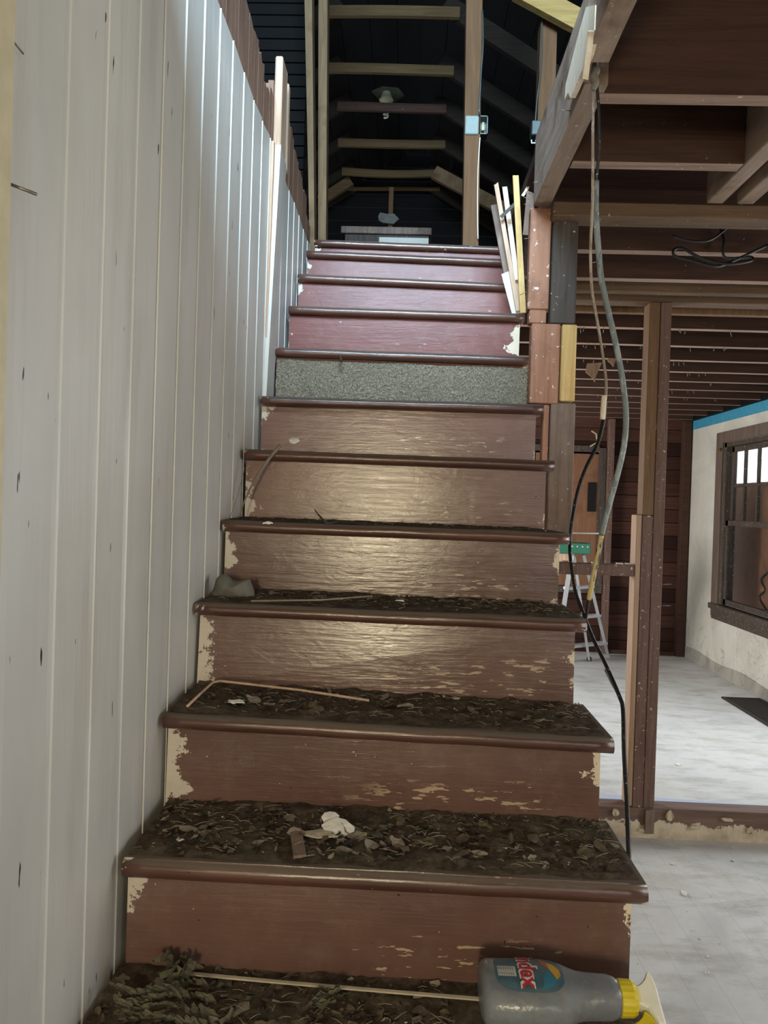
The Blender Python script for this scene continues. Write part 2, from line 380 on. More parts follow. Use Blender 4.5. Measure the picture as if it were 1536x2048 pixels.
bm=BM(); box(bm,(XR-.004,YF,1.655),(XR-.0005,YB-.03,CZ-.001)); struct('trim_2',bm,M['blue'])
bm=BM(); box(bm,(XR-.05,.75,CZ),(XR-.0005,YB-.1,1.96)); struct('trim_3',bm,M['black'])  # near-black plate added to darken the wall above the blue band
bm=BM(); # damp band at the foot of the wall
ys=[YS+.1+i*.12 for i in range(37)]
a=[];b_=[]
for y in ys: a.append(bm.verts.new((XR-.006,y,FZ))); b_.append(bm.verts.new((XR-.006,y,FZ+.11+.012*math.sin(y*6))))
for i in range(len(ys)-1): bm.faces.new((a[i],a[i+1],b_[i+1],b_[i]))
r=bmesh.ops.extrude_face_region(bm,geom=bm.faces[:]); bmesh.ops.translate(bm,verts=[v for v in r['geom'] if isinstance(v,bmesh.types.BMVert)],vec=(.0055,0,0))
struct('baseboard_right',bm,M['stain'])
# back wall of horizontal sheathing, with an opening boarded by plywood
bm=BM(); z=FZ; k=0
while z<1.95:
    h=.135
    if z>.0 and z+h<1.46: box(bm,(-1.2,YB,z),(1.75,YB+.03,z+h-.006)); box(bm,(2.47,YB,z),(XR,YB+.03,z+h-.006))
    else:
        box(bm,(-1.2,YB,z),(XR,YB+.03,z+h-.006))
    z+=h
struct('wall_back',bm,M['planks'])
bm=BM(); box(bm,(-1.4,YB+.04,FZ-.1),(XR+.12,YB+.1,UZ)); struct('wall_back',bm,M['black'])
wf=bpy.data.objects.new('window_2',None); COL.objects.link(wf); wf.location=(2.1,YB,.03); wf['_w']=1; wf['kind']='structure'
bm=BM(); box(bm,(1.76,YB+.0,.04),(2.40,YB+.02,1.405)); link('plywood_panel',bm,M['ply'],wf)
bm=BM(); box(bm,(2.40,YB-.03,.0),(2.47,YB+.02,1.45)); box(bm,(1.74,YB-.04,-.03),(2.47,YB+.02,.035)); box(bm,(1.74,YB-.03,1.408),(2.40,YB+.02,1.47)); link('window_frame',bm,M['darkframe'],wf)
bm=BM(); box(bm,(2.30,YB-.008,.80),(2.385,YB-.002,1.10)); link('gap',bm,M['black_bit'],wf)
for n_,(xa,xb,l) in enumerate(((2.478,2.535,'dark reddish stud on the plank wall right of the boarded opening'),(3.225,3.30,'dark stud in the far corner beside the plastered wall'))):
    bm=BM(); box(bm,(xa,YB-.09,FZ),(xb,YB-.002,CZ),.003); tag(link('wall_stud',bm,M['joist'] if n_ else M['stud_red']),l,'stud')
bm=BM(); box(bm,(2.54,YB-.06,FZ),(3.22,YB-.002,FZ+.04)); tag(link('floor_plate',bm,M['joist']),'dark timber plate on the floor along the plank wall','plate')
# front wall and side/roof closures behind the camera
bm=BM(); box(bm,(-1.4,YF-.12,FZ-.1),(XR+.12,YF,UZ)); struct('wall_front',bm,M['plaster'])
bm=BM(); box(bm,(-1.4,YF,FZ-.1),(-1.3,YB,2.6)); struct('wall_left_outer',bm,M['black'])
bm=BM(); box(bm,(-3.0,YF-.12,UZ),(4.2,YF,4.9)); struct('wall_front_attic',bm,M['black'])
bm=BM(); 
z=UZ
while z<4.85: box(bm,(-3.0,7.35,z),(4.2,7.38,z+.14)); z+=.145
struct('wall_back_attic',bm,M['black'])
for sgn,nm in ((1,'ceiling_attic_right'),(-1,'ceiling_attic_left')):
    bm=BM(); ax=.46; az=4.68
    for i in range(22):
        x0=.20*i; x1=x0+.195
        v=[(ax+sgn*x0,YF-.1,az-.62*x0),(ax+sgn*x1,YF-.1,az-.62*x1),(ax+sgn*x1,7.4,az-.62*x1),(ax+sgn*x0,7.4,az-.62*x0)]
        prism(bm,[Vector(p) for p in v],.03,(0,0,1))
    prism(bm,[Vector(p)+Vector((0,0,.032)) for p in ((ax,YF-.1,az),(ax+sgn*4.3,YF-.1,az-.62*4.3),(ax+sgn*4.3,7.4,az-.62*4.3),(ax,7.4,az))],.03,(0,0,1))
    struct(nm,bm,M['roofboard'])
# upper floor boards (seen from below) with the stair opening
OX0,OX1,OY0,OY1=-.05,.82,.12,2.60
bm=BM()
def boards(x0,x1,y0,y1):
    y=y0
    while y<y1-1e-4:
        e=min(y+.13,y1); box(bm,(x0,y,1.962),(x1,e-.002,UZ)); y=e
boards(OX1+.03,XR,YF,YB+.4); boards(OX0,OX1+.03,OY1+.01,YB+.4); boards(-1.3,OX1+.03,YF,OY0); boards(-1.3,OX0-.001,OY1,YB+.4)
struct('ceiling',bm,M['under'])
bm=BM(); box(bm,(-1.3,YF,1.745),(OX1-.03,OY0,1.76)); struct('ceiling',bm,M['plaster'])
# dark boarded partition upstairs, left of the stairs
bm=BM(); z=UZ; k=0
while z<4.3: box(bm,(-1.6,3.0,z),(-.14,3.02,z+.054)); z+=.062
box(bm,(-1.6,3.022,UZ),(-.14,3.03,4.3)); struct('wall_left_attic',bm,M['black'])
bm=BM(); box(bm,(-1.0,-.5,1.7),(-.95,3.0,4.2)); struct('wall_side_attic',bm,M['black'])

# ------------------------------------------------------------ staircase
D=.221; OV=.031
N={1:((243,1722),(1298,1777)),2:((325,1430),(1230,1482)),3:((390,1206),(1175,1241)),4:((445,1040),(1140,1067)),5:((488,898),(1110,921)),6:((520,791),(1088,808)),7:((550,693),(1068,712)),8:((577,610),(1050,626))}
TR={0:((-.008,.0),(.885,-.005))}
for k,(a,b_) in N.items():
    l=P(*a,y=k*D); r=P(*b_,y=k*D); TR[k]=((max(l.x,-.009),l.z),(r.x,r.z))
TR[9]=((.0,1.713),(.866,1.694)); TR[10]=((.002,1.879),(.866,1.860)); TR[11]=((.004,2.001),(.866,1.986))
st=thing('staircase','steep red-brown painted wooden staircase with worn, littered treads','staircase',(.44,-.02,FZ))
def loft(bm,profL,profR):
    a=[bm.verts.new(p) for p in profL]; b=[bm.verts.new(p) for p in profR]; n=len(a)
    bm.faces.new(a); bm.faces.new(b[::-1])
    for i in range(n):
        f=bm.faces.new((a[i],b[i],b[(i+1)%n],a[(i+1)%n]))
for k in range(12):
    (xl,zl),(xr,zr)=TR[k]; y0=k*D; th=.033 if k==1 else .029; yb=y0+D+OV+.02 if k<11 else y0+.17
    n=13 if k else 13
    bm=BM(); rows=[]
    NS=24
    for i in range(NS+1):
        f=i/NS; x=xl+(xr-xl)*f; z=zl+(zr-zl)*f+.0012*noise.noise(Vector((x*9,k*3.1,0))); wy=.0015*noise.noise(Vector((x*14,k*2.3,5)))
        pr=[(x,yb,z),(x,y0+.014,z+.0005)]
        for j in range(7):
            t=math.pi/2+math.pi*j/6; pr.append((x,y0+wy+th*.46+math.cos(t)*th*.46,z-th/2+math.sin(t)*th/2))
        pr+=[(x,yb,z-th)]
        rows.append([bm.verts.new(p) for p in pr])
    for i in range(NS):
        n=len(rows[0])
        for j in range(n):
            f=bm.faces.new((rows[i][j],rows[i+1][j],rows[i+1][(j+1)%n],rows[i][(j+1)%n])); f.smooth=1<=j<=7
    bm.faces.new(rows[0]); bm.faces.new(rows[-1][::-1])
    link('tread',bm,M['tread'],st)
for k in range(0,12):
    (xl,zl),(xr,zr)=TR[k]; y=k*D+OV; th=.03
    if k: (bl_,zbl),(br,zbr)=TR[k-1]
    else: zbl=zbr=-.19; 
    xr2=xr-.018 if k<8 else .855
    bm=BM(); ln={3:.013,2:.006,4:.003}.get(k,0)   # some riser boards lean back slightly
    loft(bm,[(xl+.001,y,zbl+.0005),(xl+.001,y+ln,zl-th),(xl+.001,y+ln+.018,zl-th),(xl+.001,y+.018,zbl+.0005)],[(xr2,y,zbr+.0005),(xr2,y+ln*.6,zr-th),(xr2,y+ln+.018,zr-th),(xr2,y+.018,zbr+.0005)])
    link('riser',bm,M['riser_up'] if k>=7 else M['riser_mid'] if k>=5 else M['riser'],st)
for x0,x1 in ((-.0,.03),(.815,.848)):
    bm=BM(); top=[]
    for k in range(0,12):
        z=min(TR[k][0][1],TR[k][1][1])-.032; y=k*D+OV+.02
        top+=[(y,(z-.18) if k==0 else min(TR[k-1][0][1],TR[k-1][1][1])-.032),(y,z)]
    poly=[(x0,y,z) for y,z in top]+[(x0,11*D+.14,1.94),(x0,11*D+.14,1.60),(x0,D*2.2,-.2),(x0,D*.2+OV,-.4)]
    prism(bm,[Vector(p) for p in poly],x1-x0,(1,0,0)); link('stringer',bm,M['riser'],st)
# lower steps down to the floor, under the camera
for k in (-1,-2):
    bm=BM(); box(bm,(-.008,k*D,k*.2-.03),(.885,k*D+D+OV+.02,k*.2),.004); link('tread',bm,M['tread'],st)
    bm=BM(); box(bm,(-.006,k*D+OV,k*.2-.2+.0),(.86,k*D+OV+.018,k*.2-.03)); link('riser',bm,M['riser'],st)
# carpet strip on riser 7
bm=BM(); (a,za),(b_,zb)=TR[7]; (_,zc),(_,zd)=TR[6]; y=7*D+OV
NX,NZ=120,26; g=[]
for j in range(NZ+1):
    row=[]
    for i in range(NX+1):
        f=i/NX; x=a+.004+(b_-.02-a)*f; lo=zc+(zd-zc)*f+.002; hi=za+(zb-za)*f-.036+.003*math.sin(x*20)
        z=lo+(hi-lo)*j/NZ; row.append(bm.verts.new((x,y-.006-.004*noise.noise(Vector((x*90,z*90,1)))-.003*noise.noise(Vector((x*9,z*9,3))),z)))
    g.append(row)
for j in range(NZ):
    for i in range(NX): bm.faces.new((g[j][i],g[j][i+1],g[j+1][i+1],g[j+1][i]))
r=bmesh.ops.extrude_face_region(bm,geom=bm.faces[:]); vs=[v for v in r['geom'] if isinstance(v,bmesh.types.BMVert)]
for v in vs: v.co.y=y-.0005
o=link('carpet_strip',bm,M['carpet'],st); o['label']='grey-beige carpet remnant covering one riser'

# ------------------------------------------------------------ litter
def leaf(bm,c,s,ang,tilt,mi,narrow=.5,curl=.3):
    """small curled leaf, 2x4 quads"""
    q=Matrix.Rotation(ang,3,'Z')@Matrix.Rotation(tilt,3,'X')@Matrix.Rotation(rnd.uniform(-.4,.4),3,'Y'); rows=[]
    for i in range(5):
        u=i/4; wd=s*narrow*math.sin(math.pi*(.12+.8*u))*rnd.uniform(.45,1.3); rows.append([bm.verts.new(Vector(c)+q@Vector(((u-.5)*s*2,t*wd,curl*s*(abs(t)+(u-.5)**2*2.)+rnd.uniform(-.12,.12)*s))) for t in (-1,0,1)])
    for i in range(4):
        for j in range(2): bm.faces.new((rows[i][j],rows[i][j+1],rows[i+1][j+1],rows[i+1][j])).material_index=mi
dens={0:(900,.013,.012),1:(1000,.014,.009),2:(800,.012,.006),3:(560,.010,.007),4:(380,.006,.003),5:(170,.004,.003),6:(90,.003,.002),7:(80,.003,.002),8:(70,.003,.002),9:(40,.003,.002),10:(30,.003,.001)}
for k,(n,h,s) in dens.items():
    (xl,zl),(xr,zr)=TR[k]; ya=k*D+(.022 if k else .0); yb=k*D+D+OV-.001
    bm=BM(); NX,NY=70,18; g=[]
    for j in range(NY+1):
        row=[]
        for i in range(NX+1):
            fx=i/NX; fy=j/NY; x=xl+.004+(xr-.012-xl)*fx; y=ya+(yb-ya)*fy+ (.010*noise.noise(Vector((x*12,k*7.,0))) if j==0 else 0)
            e=min(1,fy*5)*min(1,(1-fx)*14+.0)
            z=zl+(zr-zl)*fx+.0008+e*(h*(.25+.5*noise.noise(Vector((x*16,y*16,k*4.)))+.35*noise.noise(Vector((x*60,y*60,k)))+.5*fy*fy)) 
            row.append(bm.verts.new((x,y,max(z,zl+(zr-zl)*fx+.0006))))
        g.append(row)
    for j in range(NY):
        for i in range(NX): bm.faces.new((g[j][i],g[j][i+1],g[j+1][i+1],g[j+1][i])).smooth=True
    for _ in range(n):
        fx=rnd.uniform(.015,.985)
        fy=rnd.random()**.75; x=xl+(xr-xl)*fx; y=ya+.006+(yb-ya-.012)*fy
        if k==0 and (.56<x<.9 and y>.05): continue
        z=zl+(zr-zl)*fx+h*.35+rnd.uniform(0,h*.5)*fy+.001
        t=rnd.random()
        sz=s*rnd.uniform(.4,1.25)
        if t<.28: mi=1
        elif t<.55: mi=2
        elif t<.66: mi=3
        elif t<.9: mi=4
        else: mi=5; sz=rnd.uniform(.0012,.0030)
        if rnd.random()<.0: pass
        leaf(bm,(x,y,z),sz*(1.0 if mi==5 else .9),rnd.uniform(0,6.3),rnd.uniform(-.4,.4),mi,rnd.uniform(.3,.85),rnd.uniform(-.15,.3))
    for _ in range({0:50,1:60,2:45,3:25}.get(k,0)):
        fx=rnd.uniform(.04,.96); fy=rnd.uniform(.1,.95); x=xl+(xr-xl)*fx; y=ya+.012+(yb-ya-.03)*fy
        if k==0 and (.56<x<.9 and y>.05): continue
        leaf(bm,(x,y,zl+(zr-zl)*fx+h*.6+.003),rnd.uniform(.010,.019),rnd.uniform(0,6.3),rnd.uniform(-.3,.3),rnd.choice((1,1,3,2,4)),rnd.uniform(.5,.95),rnd.uniform(-.1,.25))
    for _ in range(n//12): # stalks
        fx=rnd.uniform(.03,.97); fy=rnd.random(); x=xl+(xr-xl)*fx; y=ya+.01+(yb-ya-.03)*fy; 
        if k==0 and (.56<x<.9 and y>.05): continue
        z=zl+(zr-zl)*fx+h*.8+.002; an=rnd.uniform(-.9,.9); L=rnd.uniform(.01,.035)
        tube(bm,[Vector((x,y,z)),Vector((x+L*math.cos(an)*.5,y+L*math.sin(an)*.5,z+.002)),Vector((x+L*math.cos(an),y+L*math.sin(an),z))],.0007,4,mi=3)
    nm=['lowest visible']+ORD[1:]
    tag(link('leaf_litter',bm,[M['dirt']]+M['leafs']),'dead leaves, grit and dust lying on the %s tread from the bottom'%(nm[k]),'litter','litter on the treads','stuff')

# individual bits lying on the treads
def flake(name,px,py,z,w_,h_,mat,label,cat='paint chip',th=.002,lift=.010,seed=0,tilt=0.,group=None):
    c=P(px,py,z=z); r=random.Random(seed+int(px)); bm=BM(); n=11; ring=[]
    for i in range(n):
        t=2*math.pi*i/n; q=r.uniform(.65,1.1); ring.append(Vector((math.cos(t)*w_/2*q,math.sin(t)*h_/2*q,r.uniform(0,.004)+tilt*math.sin(t)*h_)))
    cen=Vector((0,0,.004)); 
    a=[bm.verts.new(c+v+Vector((0,0,lift))) for v in ring]; b=[bm.verts.new(c+v+Vector((0,0,lift-th))) for v in ring]; m=bm.verts.new(c+cen+Vector((0,0,lift))); m2=bm.verts.new(c+cen+Vector((0,0,lift-th)))
    for i in range(n):
        j=(i+1)%n; bm.faces.new((a[i],a[j],m)); bm.faces.new((b[j],b[i],m2)); bm.faces.new((a[j],a[i],b[i],b[j]))
    return tag(link(name,bm,mat),label,cat,group)
flake('paint_chip',360,1690,.195,.014,.022,M['white'],'small white paint chip at the left of the lowest full tread',seed=1)
flake('paint_chip',397,1641,.195,.016,.010,M['white'],'small white chip near the back left of the lowest full tread',seed=2)
flake('paint_chip',640,1682,.195,.060,.050,M['tan_flake'],'tan peeling flake left of the large white flake on the lowest full tread',seed=3,lift=.012)
flake('paint_chip',676,1674,.195,.066,.038,M['white'],'large crumpled white flake on the lowest full tread',seed=4,lift=.016,tilt=.25)
flake('paint_chip',660,1662,.195,.035,.030,M['white'],'curled white flake behind the large crumpled one',seed=14,lift=.021,tilt=.3)
flake('paint_chip',470,1414,.385,.036,.030,M['white'],'white flake on the second tread near the long twig',seed=5)
flake('paint_chip',882,1402,.372,.028,.026,M['white'],'white flake in the middle of the second tread',seed=6)
flake('paint_chip',910,1407,.372,.024,.02,M['tan_flake'],'cream flake beside the white one in the middle of the second tread',seed=16)
flake('paint_chip',800,1211,.575,.024,.02,M['white'],'pale flake in the middle of the third tread',seed=7)
flake('paint_chip',587,892,.957,.028,.03,M['white'],'white plaster scrap at the left end of the fifth tread',seed=8,lift=.014,tilt=.3)
flake('paint_chip',535,1053,.765,.02,.014,M['white'],'white scrap at the left front of the fourth tread',seed=9,lift=.006)
# brown splinter on the lowest full tread
bm=BM(); beam(bm,P(591,1657,z=.212),P(600,1714,z=.206),.022,.004,(1,0,0),.001,4,0,.004)
tag(link('wood_splinter',bm,M['grey_board2']),'short flat brown wood piece lying across the lowest full tread','wood scrap')
# long cream strip lying in front of riser 1
bm=BM(); pts=catmull([P(378,1946,z=.016),P(560,1962,z=.022),P(760,1980,z=.019),P(960,1999,z=.014)],6)
for i in range(len(pts)-1): pass
beam(bm,pts[0],pts[-1],.007,.0025,(0,1,0),.0005,8,.002); tag(link('wood_strip',bm,M['tan_flake']),'long thin cream wood strip lying along the foot of the lowest riser','wood scrap')
# bent reed on tread 2
bm=BM(); tube(bm,[P(375,1412,z=.400),P(402,1386,z=.402),P(425,1365,z=.405),P(440,1362,z=.408),P(600,1380,z=.407),P(738,1401,z=.398)],.0028,7)
tag(link('reed_stalk',bm,M['paleedge']),'bent dry reed lying on the second full tread by the wall','twig')
bm=BM(); tube(bm,[P(502,1202,z=.592),P(640,1200,z=.594),P(720,1194,z=.594),P(745,1192,z=.596)],.0022,6); tag(link('reed_stalk',bm,M['leafs'][2]),'thin straight stalk lying along the third tread','twig')
bm=BM(); tube(bm,[P(735,1192,z=.6),P(722,1196,z=.6)],.004,6)
bm.free()
# twig leaning across riser 5/6 against wall
bm=BM(); tube(bm,catmull([P(561,891,y=1.1),P(540,915,y=1.08),P(510,960,y=1.05),P(490,1000,y=1.02),P(478,1034,y=1.0)],5),.0032,6,rad=lambda f:.0045*(1-f)+.0012)
tag(link('twig',bm,M['leafs'][2]),'dark stick leaning from the fifth tread down beside the wall','twig')
bm=BM(); tube(bm,catmull([P(489,935,y=1.02),P(478,980,y=1.0),P(462,1030,y=.97),P(456,1040,y=.95)],5),.0009,5)
tag(link('twig',bm,M['leafs'][2]),'hair-thin stalk against the wall left of the leaning stick','twig')
bm=BM(); tube(bm,catmull([P(630,1020,z=.79),P(642,1035,z=.785),P(655,1046,z=.775),P(680,1043,z=.775),P(730,1047,z=.775)],4),.0018,5)
tag(link('twig',bm,M['leafs'][3]),'short dark forked twig at the back of the fourth tread','twig')
# grey rag heap on tread 3 left
def rag(name,pts,y,th,mat,label,cat):
    bm=BM(); c=sum((P(*p,y=y) for p in pts),Vector())/len(pts); NR=5; rings=[]
    for j in range(NR+1):
        f=j/NR
        rings.append([bm.verts.new(c+(P(*p,y=y)-c)*f+Vector((0,-th*(1-f*f)+.010*noise.noise((c+(P(*p,y=y)-c)*f)*38),.0))) for p in pts])
    n=len(pts)
    for j in range(NR):
        for i in range(n): 
            if j==0: 
                if i==0: pass
            bm.faces.new((rings[j][i],rings[j][(i+1)%n],rings[j+1][(i+1)%n],rings[j+1][i])) if j else None
    bm.faces.new(rings[1]); bmesh.ops.delete(bm,geom=rings[0],context='VERTS')
    r=bmesh.ops.extrude_face_region(bm,geom=bm.faces[:]); bmesh.ops.translate(bm,verts=[v for v in r['geom'] if isinstance(v,bmesh.types.BMVert)],vec=(0,.004,0))
    return tag(link(name,bm,mat,smooth=True),label,cat)
M['rag']=plain('dusty_grey_rag','#7a776f',.95,0,.35)
rag('dusty_rag',[(415,1200),(428,1175),(432,1158),(442,1148),(455,1150),(466,1160),(478,1162),(492,1160),(500,1158),(506,1178),(512,1200),(480,1205),(450,1206)],.80,.05,M['rag'],'crumpled dusty grey rag in the left corner of the third tread','rag')
# leaf hanging on nosing 7
bm=BM(); c=P(678,716,y=7*D-.008); 
for q in ((0,0,0),(.004,-.004,-.012)): leaf(bm,c+Vector(q),.014,1.4,1.3,0,.55,.4)
tag(link('dead_leaf',bm,M['leafs'][1]),'grey-green dead leaf hanging on the nosing above the carpeted riser','leaf')
# greenish leaf cluster on tread 0 left
bm=BM()
for i in range(12): leaf(bm,P(350+rnd.uniform(-28,28),1945+rnd.uniform(-25,8),y=.21)+Vector((0,rnd.uniform(-.02,.01),.0)),.019,rnd.uniform(0,6),rnd.uniform(.3,1.2),0,.6,.4)
M['sage']=plain('grey_green_leaf','#625e4a',.85,0,.3)
tag(link('leaf_cluster',bm,M['sage']),'grey-green leaf cluster at the foot of the lowest riser near the wall','leaf')
bm=BM()
for i in range(10): leaf(bm,P(655+rnd.uniform(-25,30),1995+rnd.uniform(-15,15),z=.025),.012,rnd.uniform(0,6),rnd.uniform(-.5,.8),0,.55,.4)
tag(link('leaf_cluster',bm,M['sage']),'small greenish leaf tuft on the bottom tread below the cream strip','leaf')
# ribbed frond at bottom left
bm=BM()
for row in range(4):
    for i in range(13):
        c=P(232+i*15+row*4+rnd.uniform(-3,3),1975+row*22+9*math.sin(i*.45+row),z=.03+.004*math.sin(i+row)); leaf(bm,c,.014,-.55+.3*math.sin(i*.5)+rnd.uniform(-.25,.25),.35,0,.36,.15)
tag(link('withered_frond',bm,M['sage']),'withered ribbed grey-green frond on the bottom tread beside the wall','leaf')

# ------------------------------------------------------------ spray bottle
bx,by,bz=P(960,1960,y=.14).x,.142,.024
b0=thing('spray_bottle','grey translucent cleaner bottle with white trigger head lying on the bottom tread','bottle',(bx,by,bz))
PR=[(0,.034,.018),(.002,.046,.028),(.006,.054,.034),(.014,.058,.0365),(.10,.060,.037),(.118,.058,.036),(.134,.052,.034),(.148,.043,.031),(.158,.038,.0295),(.175,.0355,.0285),(.205,.0345,.028),(.216,.029,.026),(.226,.021,.021),(.232,.017,.017),(.238,.016,.016)]
BCZ=.038
def prof(u):
    for i in range(len(PR)-1):
        if PR[i][0]<=u<=PR[i+1][0]:
            t=(u-PR[i][0])/(PR[i+1][0]-PR[i][0]); return PR[i][1]*(1-t)+PR[i+1][1]*t, PR[i][2]*(1-t)+PR[i+1][2]*t
    return PR[-1][1:]
def BP(u,t,off=0):
    a,b=prof(u); ct,s=math.cos(t),math.sin(t); e=.85
    y=math.copysign(abs(ct)**e,ct)*(a+off); z=math.copysign(abs(s)**e,s)*(b+off)
    return Vector((bx+u*.965,by+y,bz+BCZ+z))
bm=BM(); rings=[]
for u,a,b in PR: rings.append([bm.verts.new(BP(u,2*math.pi*i/40)) for i in range(40)])
for i in range(len(rings)-1):
    for k in range(40): bm.faces.new((rings[i][k],rings[i][(k+1)%40],rings[i+1][(k+1)%40],rings[i+1][k])).smooth=True
bm.faces.new(rings[0]);bm.faces.new(rings[-1])
nb=NB('translucent_grey_plastic'); n=nb.noise((1,1,1),14,4); n2=nb.noise((1,1,1),60,4,.7)
nb.out(nb.mix(nb.mask(n2,.5,.75),nb.mix(nb.mask(n,.4,.6),C('#80858c'),C('#8f959c')),C('#a09c96')),.28,0,.5); nb.b.inputs['Transmission Weight'].default_value=.35; nb.bump(n,.006)
M['bottle']=nb.m; body=link('bottle_body',bm,M['bottle'],b0)
# arclength table at u=.08
NA=400; tt=[-math.pi*.35+ (2*math.pi)*i/NA for i in range(NA+1)]; AL=[0]
for i in range(NA): AL.append(AL[-1]+(BP(.08,tt[i+1])-BP(.08,tt[i])).length)
def th_at(s): # s measured from reference theta (front-top), increasing towards the back
    for i in range(NA):
        if AL[i]<=s<=AL[i+1]: return tt[i]+(tt[i+1]-tt[i])*(s-AL[i])/(AL[i+1]-AL[i])
    return tt[-1]
# theta: 0=+y(back), pi/2 top, pi = -y(front). reading runs from back (small theta) to front (large theta)
S_top=next(AL[i] for i in range(NA) if tt[i]>=math.pi/2)
def patch(name,pts2d,off,mat,lab=None,n=1):
    """pts2d polygon in (u, s) where s=distance from top line towards the viewer"""
    bm=BM(); vs=[bm.verts.new((p[0],p[1],0)) for p in pts2d]; f=bm.faces.new(vs)
    if n>1:
        for ax,rng in (((1,0,0),[i*.006 for i in range(0,30)]),((0,1,0),[-.09+i*.005 for i in range(0,32)])):
            for c in rng: bmesh.ops.bisect_plane(bm,geom=bm.verts[:]+bm.edges[:]+bm.faces[:],plane_co=Vector(ax)*c,plane_no=ax)
    for v in bm.verts: v.co=BP(min(max(v.co.x,.015),.145),th_at(S_top+v.co.y+.016),off)
    o=link(name,bm,mat,b0)
    if lab:o['label']=lab
    return o
nb=NB('faded_label_print'); n=nb.noise((1,1,1),30,4); nb.out(nb.mix(nb.mask(n,.4,.7),C('#3f5a66'),C('#5d7078')),.35); M['label']=nb.m
def oval(u0_,u1,s0,s1,n=28,p=.5): 
    cx,cy,rx,ry=(u0_+u1)/2,(s0+s1)/2,(u1-u0_)/2,(s1-s0)/2
    return [(cx+rx*math.copysign(abs(math.cos(t))**p,math.cos(t)),cy+ry*math.copysign(abs(math.sin(t))**p,math.sin(t))) for t in [2*math.pi*i/n for i in range(n)]]
patch('printed_label',oval(.022,.132,-.060,.028,36,.55),.0004,M['label'],'faded blue-grey printed label',2)
M['barcode']=plain('barcode_white','#b9bab2',.5); M['red']=plain('label_red','#b3303c',.5,0,.1); M['lwhite']=plain('label_white','#d8d2cc',.5,0,.1); M['sun']=plain('label_yellow','#c79a3c',.5); M['lblue']=plain('label_blue','#3b7c94',.5); M['barline']=plain('barcode_grey','#6c6f6c',.5); M['lorange']=plain('label_orange','#a8654a',.5)
patch('barcode',[(.027,-.022),(.056,-.022),(.056,.002),(.027,.002)],.0007,M['barcode'],'pale barcode box',2)
for i in range(7): patch('barcode_line',[(.029+.0036*i,-.019),(.0302+.0036*i,-.019),(.0302+.0036*i,-.001),(.029+.0036*i,-.001)],.0009,M['barline'])
patch('blue_burst',[(.096,.022),(.112,.016),(.122,.004),(.108,-.014),(.098,-.004)],.0006,M['lblue'],'blue part of the label print',2)
patch('yellow_burst',[(.119,.004),(.127,-.006),(.126,-.022),(.118,-.034),(.108,-.04),(.110,-.02)],.0007,M['sun'],'yellow part of the label print',2)
patch('orange_burst',[(.110,-.020),(.108,-.04),(.100,-.05),(.096,-.045),(.100,-.03)],.0007,M['lorange'],'orange part of the label print',2)
def text(word,u,s_end,size,off,mat,bold=0.,name='lettering',stretch=1.):
    cu=bpy.data.curves.new('t','FONT'); cu.body=word; cu.size=size; cu.offset=bold; to=bpy.data.objects.new('t',cu); COL.objects.link(to)
    dg=bpy.context.evaluated_depsgraph_get(); dg.update(); me=bpy.data.meshes.new_from_object(to.evaluated_get(dg)); bpy.data.objects.remove(to)
    bm=BM(); bm.from_mesh(me); bmesh.ops.triangulate(bm,faces=bm.faces[:]); bmesh.ops.subdivide_edges(bm,edges=[e for e in bm.edges if e.calc_length()>size*.12],cuts=2,use_grid_fill=False)
    bmesh.ops.triangulate(bm,faces=bm.faces[:]); W=max(v.co.x for v in bm.verts)
    for v in bm.verts: v.co=BP(u+v.co.y,th_at(S_top+s_end+.016-(W-v.co.x)*stretch),off)
    return link(name,bm,mat,b0)
text('Windex',.063,.0245,.038,.0012,M['lwhite'],.0030,'lettering_outline',.95)
text('Windex',.063,.0240,.038,.0020,M['red'],.0008,'lettering',.95)
M['yel']=plain('yellow_plastic','#d6c22c',.4,0,.12); M['wp']=plain('white_plastic','#eceade',.4,0,.12); M['bp']=plain('blue_plastic','#1f3a86',.4,0,.1)
bm=BM(); zc=bz+BCZ; rs=[(.226,.0235),(.228,.026),(.246,.0255),(.252,.023)]
rings=[[bm.verts.new((bx-.013+u,by+math.cos(t)*r_*(1+.03*(i%2)),zc+math.sin(t)*r_*(1+.03*(i%2)))) for i,t in enumerate([2*math.pi*i/36 for i in range(36)])] for u,r_ in rs]
for i in range(3):
    for k in range(36): bm.faces.new((rings[i][k],rings[i][(k+1)%36],rings[i+1][(k+1)%36],rings[i+1][k]))
bm.faces.new(rings[0]);bm.faces.new(rings[-1]); link('screw_collar',bm,M['yel'],b0)
def roll(bm):   # the head is rolled towards the viewer about the bottle axis
    a=math.radians(33); X=bx-.013+.252
    for v in bm.verts:
        dy,dz=(v.co.y-by)*.66,v.co.z-zc
        v.co=Vector((X+(v.co.x-X)*(.86 if v.co.x>X else 1),by+dy*math.cos(a)-dz*math.sin(a),zc+dz*math.cos(a)+dy*math.sin(a)))
